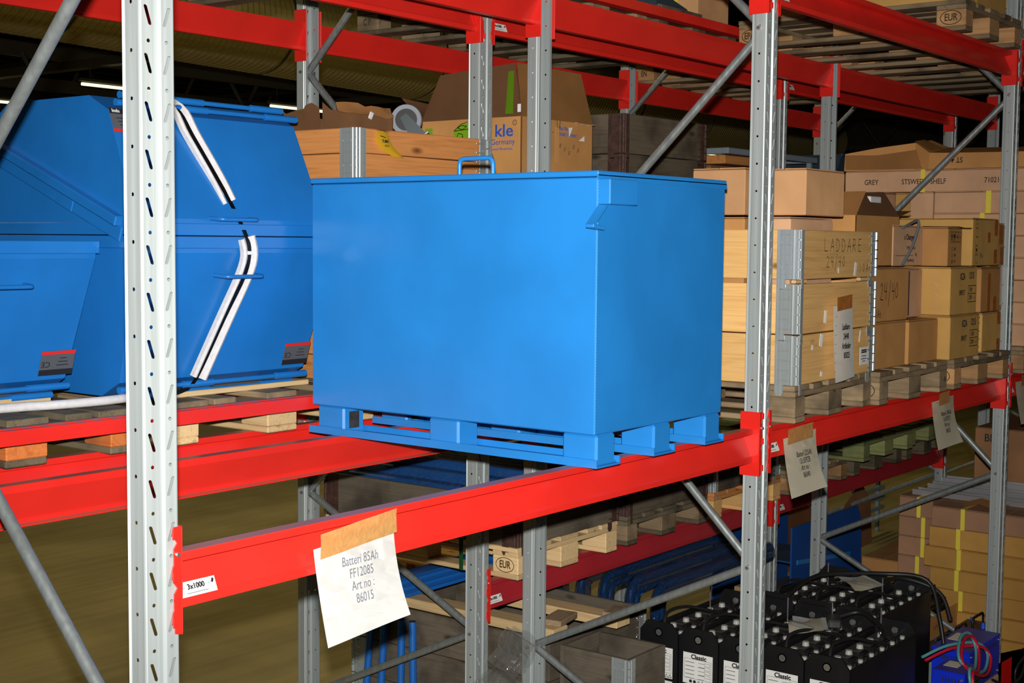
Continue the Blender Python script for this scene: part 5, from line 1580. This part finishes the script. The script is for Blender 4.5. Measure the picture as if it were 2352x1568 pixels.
def charger2():
    t = thing('battery_charger', 'small blue charger with black socket panel in front of the large one', 'charger', (1.77, -.125, .238))
    w, d, h = .20, .16, .225
    part('housing', t, (0, 0, h / 2), (w, d, h), 'charger_blue', .004)
    part('front_panel', t, (.02, -d / 2 - .002, h / 2 - .012), (.15, .004, .17), 'dark_metal', .001)
    rect_frame(t, -.035, .04, .11, .12, .003, (0, -d / 2 - .0045, 0), FRONT, 'grey_paint')
    part('socket', t, (.005, -d / 2 - .012, .11), (.04, .02, .04), 'black_plastic', .004); part('switch', t, (.055, -d / 2 - .008, .11), (.02, .012, .03), 'black_plastic', .003)
    part('lightning_print', t, (.04, -d / 2 - .0052, .085), (.035, .001, .012), 'plug', 0, (0, .8, 0)); part('lightning_print', t, (.02, -d / 2 - .0052, .105), (.03, .001, .010), 'plug', 0, (0, .5, 0))
    part('sheet_label', t, (.03, .02, h + .0008), (.09, .07, .001), 'paper_cream', 0)
    for i in range(6): part('vent_slot', t, (-w / 2 - .001, -d / 2 + .03 + i * .015, h - .04), (.001, .006, .02), 'ink', 0)
    ob('screw', cyl_me(.006, .004, 8), t, (-w / 2 - .002, -d / 2 + .015, h - .03), (0, PI / 2, 0), 'bolt')
charger2()
def coil(label, col, off, name='charger_lead'):
    t = thing(name, label, 'cable', (1.73, -.16, .48))
    pts = [(-.12, .14, .04), (.0, .06, .085), (.16, -.02, .075), (.20, -.06, .02), (.10, -.08, -.035), (-.04, -.07, .0), (-.10, -.03, .06), (.02, .01, .125), (.11, -.0, .13), (.12, -.03, .06), (.0, -.07, .0), (-.10, -.08, .02), (-.12, -.10, -.06), (-.02, -.13, -.17), (.08, -.15, -.27)]
    tube('lead', t, smooth_path([Vector(p) + Vector(off) for p in pts], 6), .0075, col, 8)
    ob('lead_end', cyl_me(.011, .03, 10), t, Vector(pts[-1]) + Vector(off), (1.2, 0, 0), 'ink')
coil('teal charger lead looped over the small blue charger', 'cable_teal', (0, 0, .006))
coil('red charger lead looped beside the teal one over the small charger', 'cable_red', (.004, -.014, -.008))
t = thing('charger_lead', 'black cable loop hanging in front of the red guard', 'cable', (2.5, -.14, .20))
tube('lead', t, smooth_path([(-.24, .0, .08), (-.1, -.04, .02), (.04, -.05, .03), (.14, -.04, .07), (.14, -.05, .12), (.04, -.06, .13), (-.04, -.05, .08), (.0, -.05, -.05)], 6), .007, 'cable', 8)

# black starter batteries with carrying handles behind the chargers
def starter(label, x, y, z, blue=False, rz=0.0):
    t = thing('starter_battery', label, 'battery', (x, y, z), rz)
    part('battery_case', t, (0, 0, .085), (.24, .16, .17), 'grey_paint' if blue else 'black_plastic', .005)
    part('battery_lid', t, (0, 0, .185), (.245, .165, .03), 'black_plastic', .006)
    a = arc_pts([(-.085, -.02, .195), (-.085, -.02, .262), (.085, -.02, .262), (.085, -.02, .195)], .03)
    tube('carry_handle', t, a, .007, 'black_plastic', 8)
    for s in (-1, 1): ob('terminal', cyl_me(.010, .02, 10), t, (s * .09, .045, .208), mat='knob' if blue else 'bolt')
    if blue: ob('terminal_cap', cyl_me(.016, .035, 10, .012), t, (-.03, -.06, .214), mat='knob')
    return t
pallet('pallet on the floor under the black starter batteries, by the right post', 2.62 - .15, .28, 0, deck='worn', blk='block')
for i in range(3): starter('black starter battery with blue cap, front line behind the chargers, %s' % ('leftmost', 'middle', 'right one')[i], 2.42 + .0 + .27 * i, .20 - .0 * i, .0 if False else .146, True)
t = thing('cardboard_tray', 'low cardboard tray with written codes holding black starter batteries', 'tray', (2.86, .47, .146))
part('tray_panel', t, (0, -.13, .14), (.9, .006, .28), 'kraft_warm', .001); part('tray_panel', t, (0, .15, .14), (.9, .006, .28), 'kraft_warm', .001)
for s in (-1, 1): part('tray_panel', t, (s * .45, .01, .14), (.006, .28, .28), 'kraft_warm', .001)
part('tray_panel', t, (0, .01, .10), (.9, .28, .006), 'kraft_warm', .001)
ribbon(t, scrawl('2S.3', -.36, .235, .03, .025) + scrawl('104', -.16, .20, .03, .025) + scrawl('A.20', .05, .19, .03, .025), .003, (0, -.1335, 0), FRONT)
for i in range(3): starter('black starter battery with carrying handle in the cardboard tray, %s' % ('left', 'middle', 'right')[i], 2.56 + .29 * i, .49, .252)

# ------------------------------------------------------------------ long cartons on the floor of the far bay
ZS = .1445
pallet('pallet on the floor under the strapped yellowish cartons', 3.05, -.36, 0, deck='worn', blk='block')
pallet('pallet on the floor under the pinkish strapped cartons, farther left', 3.28, .86 - .30, 0, deck='worn', blk='block')
for k in range(7):
    z0 = ZS + .118 * k
    w = ('lowest', 'second', 'third', 'fourth', 'fifth', 'sixth', 'topmost')[k]
    carton('%s carton of the yellow-strapped floor stack by the right post' % w, 3.06 + .012 * (k % 3), 3.70, -.35 + .02 * (k % 2), .50 + .022 * ((k * 2) % 3), z0, z0 + .116, 'kraft_gold' if k < 6 else 'kraft_floor', straps=(('y', .24 + .015 * (k % 2), .024, 'strap_yellow'),), yaw=.01 * ((k % 3) - 1))
for k in range(7):
    z0 = ZS + .118 * k
    w = ('lowest', 'second', 'third', 'fourth', 'fifth', 'sixth', 'topmost')[k]
    carton('%s carton of the pinkish floor stack left of the yellow-strapped one' % w, 3.26, 3.85, .57, .775, z0, z0 + .116, 'kraft_floor', straps=(('y', -.05 + .03 * ((k * 2) % 3 == 0), .024, 'strap_yellow'),))
def alu_profiles():
    zt = ZS + .118 * 7 + .004
    for i in range(3):
        t = thing('aluminium_profile', 'long aluminium profile in film on the floor carton stack, %s' % ('nearest', 'middle', 'farthest')[i], 'profile', (3.36 + .26 * i, .10, zt + .004 * i), rotz=PI / 2 + .04 * i - .02, group='aluminium profiles on the cartons')
        prism('profile_body', t, [(-.05, 0), (.05, 0), (.05, .032), (.040, .032), (.040, .010), (-.040, .010), (-.040, .032), (-.05, .032)], -.62, .62, 'x', 'alu')
        part('profile_lip', t, (0, -.053, .016), (1.24, .006, .012), 'alu', .001)
        if i < 2:
            g = [[Vector((-.6 + .3 * q / 4 + .3 * (i > 0), y + random.uniform(-.004, .004), z + random.uniform(0, .012))) for y, z in ((-.062, .0), (-.06, .056), (.0, .066), (.06, .056))] for q in range(5)]
            sheet('film_wrap', t, g, 'bag', .0005)
    t = thing('paper_wad', 'crumpled orange-brown paper on top of the yellow-strapped stack', 'paper', (3.16, .20, zt))
    sheet('paper_leaf', t, [[(-.05, .14, .0), (.0, .15, .02)], [(-.06, .05, .03), (.03, .06, .05)], [(-.05, -.08, .0), (.02, -.1, .03)]], 'tape_pale', .001)
alu_profiles()
# clutter behind: blue bin, big loose cartons, grey grid
t = thing('blue_hopper', 'blue sheet-metal hopper on the floor behind the middle post', 'hopper', (3.68, 1.70, 0))
prism('hopper_body', t, [(-.52, 0), (.55, 0), (.53, .60), (.46, .70), (-.52, .70)], -.28, -.27, 'y', 'blue_dark')
prism('hopper_body', t, [(-.52, 0), (.55, 0), (.53, .60), (.46, .70), (-.52, .70)], .27, .28, 'y', 'blue_dark')
part('hopper_shelf', t, (-.05, -.02, .42), (.8, .5, .01), 'blue_dark', .002, (0, .10, 0)); part('hopper_shelf', t, (-.05, -.1, .22), (.9, .36, .01), 'blue_dark', .002, (0, .06, 0))
part('hopper_front', t, (0, -.33, .13), (1.0, .01, .26), 'blue_dark', .002); part('hopper_edge', t, (-.05, -.28, .428), (.8, .012, .03), 'blue', .002, (0, .10, 0))
t = thing('cardboard_sheet', 'large folded cardboard sheet leaning behind the grey brace, right of the blue hopper', 'cardboard', (5.1, 2.05, 0))
sheet('sheet_panel', t, [[(-.35, .2, .0), (.45, .25, .0)], [(-.40, .3, .42), (.35, .3, .50)], [(-.05, .35, .72), (.15, .35, .80)]], 'kraft_dim', .006)
sheet('sheet_panel', t, [[(-.1, -.05, .05), (.55, -.1, .12)], [(.1, -.02, .18), (.62, -.05, .45)], [(.35, .05, .42), (.66, .05, .56)]], 'kraft_dim', .006)
part('tape_strip', t, (.0, .14, .43), (.22, .002, .03), 'sticker', 0, (0, .55, 0))
carton('low open brown carton in front of the leaning cardboard sheet', 3.95, 4.7, 1.0, 1.30, 0, .40, 'kraft_warm')
t = thing('steel_grid', 'grey steel grating standing behind the leaning cardboard', 'grating', (6.4, 2.3, 0))
for i in range(7): part('grid_bar', t, (0, 0, .12 + .085 * i), (.6, .03, .028), 'grey_paint', .003)
for x in (-.25, .25): part('grid_post', t, (x, .03, .36), (.035, .03, .72), 'grey_paint', .003)
carton('brown carton lettered BLUE beyond the right post, low level', 4.10, 4.8, -.1, .625, 0, 1.31, 'kraft_dim', tape='tape')
c, hs = carton('low wide carton with BLUE print under the far front beam', 3.55, 4.05, 1.28 - .20, 1.30 + .0, .99, 1.2, 'kraft_dim') if False else (None, None)
t = [o for o in COL.objects if o.get('label') == 'brown carton lettered BLUE beyond the right post, low level'][0]
text(t, 'BLUE', .07, (-.3562, .23, 1.245), SIDE, 'ink', .9, .0006); text(t, 'S', .07, (-.3562, .02, 1.255), SIDE, 'ink', .9)
# ------------------------------------------------------------------ top level: pallets and cartons seen from below
random.seed(21)
ZU = TOP_UP
pallet('high pallet stamped EUR and EPAL above the sloping front beam, upper right', 1.865, -.04, ZU, deck='worn', blk='block', stamps=(('w', 'f', 'EUR', True), ('w', 'r', 'EPAL', True)))
pallet('high weathered pallet of the far bay marked DB, seen from below', 2.95, -.04, ZU, deck='worn', blk='block', stamps=(('w', 'r', 'DB', False),))
pallet('high pallet of the far bay beyond the right edge', 3.9, -.04, ZU, deck='worn_dark', blk='worn_dark')
pallet('high grey pallet over the left skips, block showing at the top edge', -1.36, 1.30, ZU, deck='worn_dark', blk='worn')
pallet('high weathered pallet with letters C P on its rear block, top centre', .40, 1.30, ZU, deck='worn_dark', blk='worn', stamps=(('w', 'r', 'C P', False),))
pallet('high weathered pallet right of the C P pallet, above the dark collars', 1.30, 1.30, ZU, deck='worn_dark', blk='worn_dark')
pallet('high pallet with a curved black mark on its rear block, behind the round brace', 2.95, 1.30, ZU, deck='worn', blk='block', stamps=(('w', 'r', 'EN', False),))
pallet('high pallet at the far end of the rear row, over the grey frames', 3.9, 1.30, ZU, deck='worn', blk='worn')
ZUD = ZU + .1445
c, hs = carton('high brown carton on the stamped pallet, yellow strap, behind the brace', 1.90, 2.60, .02, 1.12, ZUD, ZUD + .55, 'kraft_yellow', straps=(('x', -.1, .02, 'strap_yellow'), ('y', .2, .02, 'strap_yellow')))
c, hs = carton('high carton lettered GREY at the top right corner', 2.98, 3.70, .0, 1.1, ZUD, ZUD + .5, 'kraft_yellow', straps=(('y', -.3, .02, 'strap_yellow'),))
text(c, 'GREY', .06, (-hs[0] - .0055, -.44, .10), SIDE, 'ink', .85)
carton('high brown carton on the grey rear pallet, left of the stamped pallet', 1.75, 2.08, 1.34, 2.0, ZUD, ZUD + .5, 'kraft', straps=(('y', -.2, .02, 'strap_yellow'),))
t = thing('steel_plate', 'blue-grey sheet metal part in plastic on the high rear pallet', 'steel part', (1.52, 1.45, ZUD))
prism('part_body', t, [(-.16, 0), (.18, 0), (.14, .05), (-.05, .09), (-.16, .09)], -.1, .3, 'y', 'slate'); part('part_lip', t, (0, -.105, .03), (.3, .01, .02), 'grey_paint', .002)
batten('rough batten on the high rear pallet, left of the brown carton', 1.34, 1.74, 1.33, ZUD, .05, .03, 'old')

# ------------------------------------------------------------------ paper signs on the front beams
random.seed(8)
def ln(*a): return list(a)
paper_sign('white paper sign Batteri 85Ah taped on the foreground beam', -2.175, .285, 1.728, .243, [('Batteri 85Ah', .24, .034), ('FF12085', .375, .034), ('Art no :', .505, .034), ('86015', .64, .034)], 'paper', .272, .01, .035, .022, tsk=.026, tape_h=.062)
paper_sign('cream paper sign Batteri 225Ah right of the middle post', .315, .285, 1.722, .232, [('Batteri 225Ah', .33, .031), ('12c3EPZB', .45, .031), ('Art no :', .565, .031), ('86040', .69, .031)], 'paper_cream', .22, -.01, .04, .02, tsk=.012)
paper_sign('cream paper sign Batteri 240Ah near the right-hand post', 1.845, .285, 1.730, .228, [('Batteri 240Ah', .30, .031), ('12c3EPZS', .42, .031), ('Art no :', .54, .031), ('86035', .67, .031)], 'paper_cream', .14, .0, .04, .02, tsk=.012)
paper_sign('cream paper sign cut by the right edge of the picture', 3.06, .285, 1.728, .23, [], 'paper_cream', .14, .0, .04, .02)
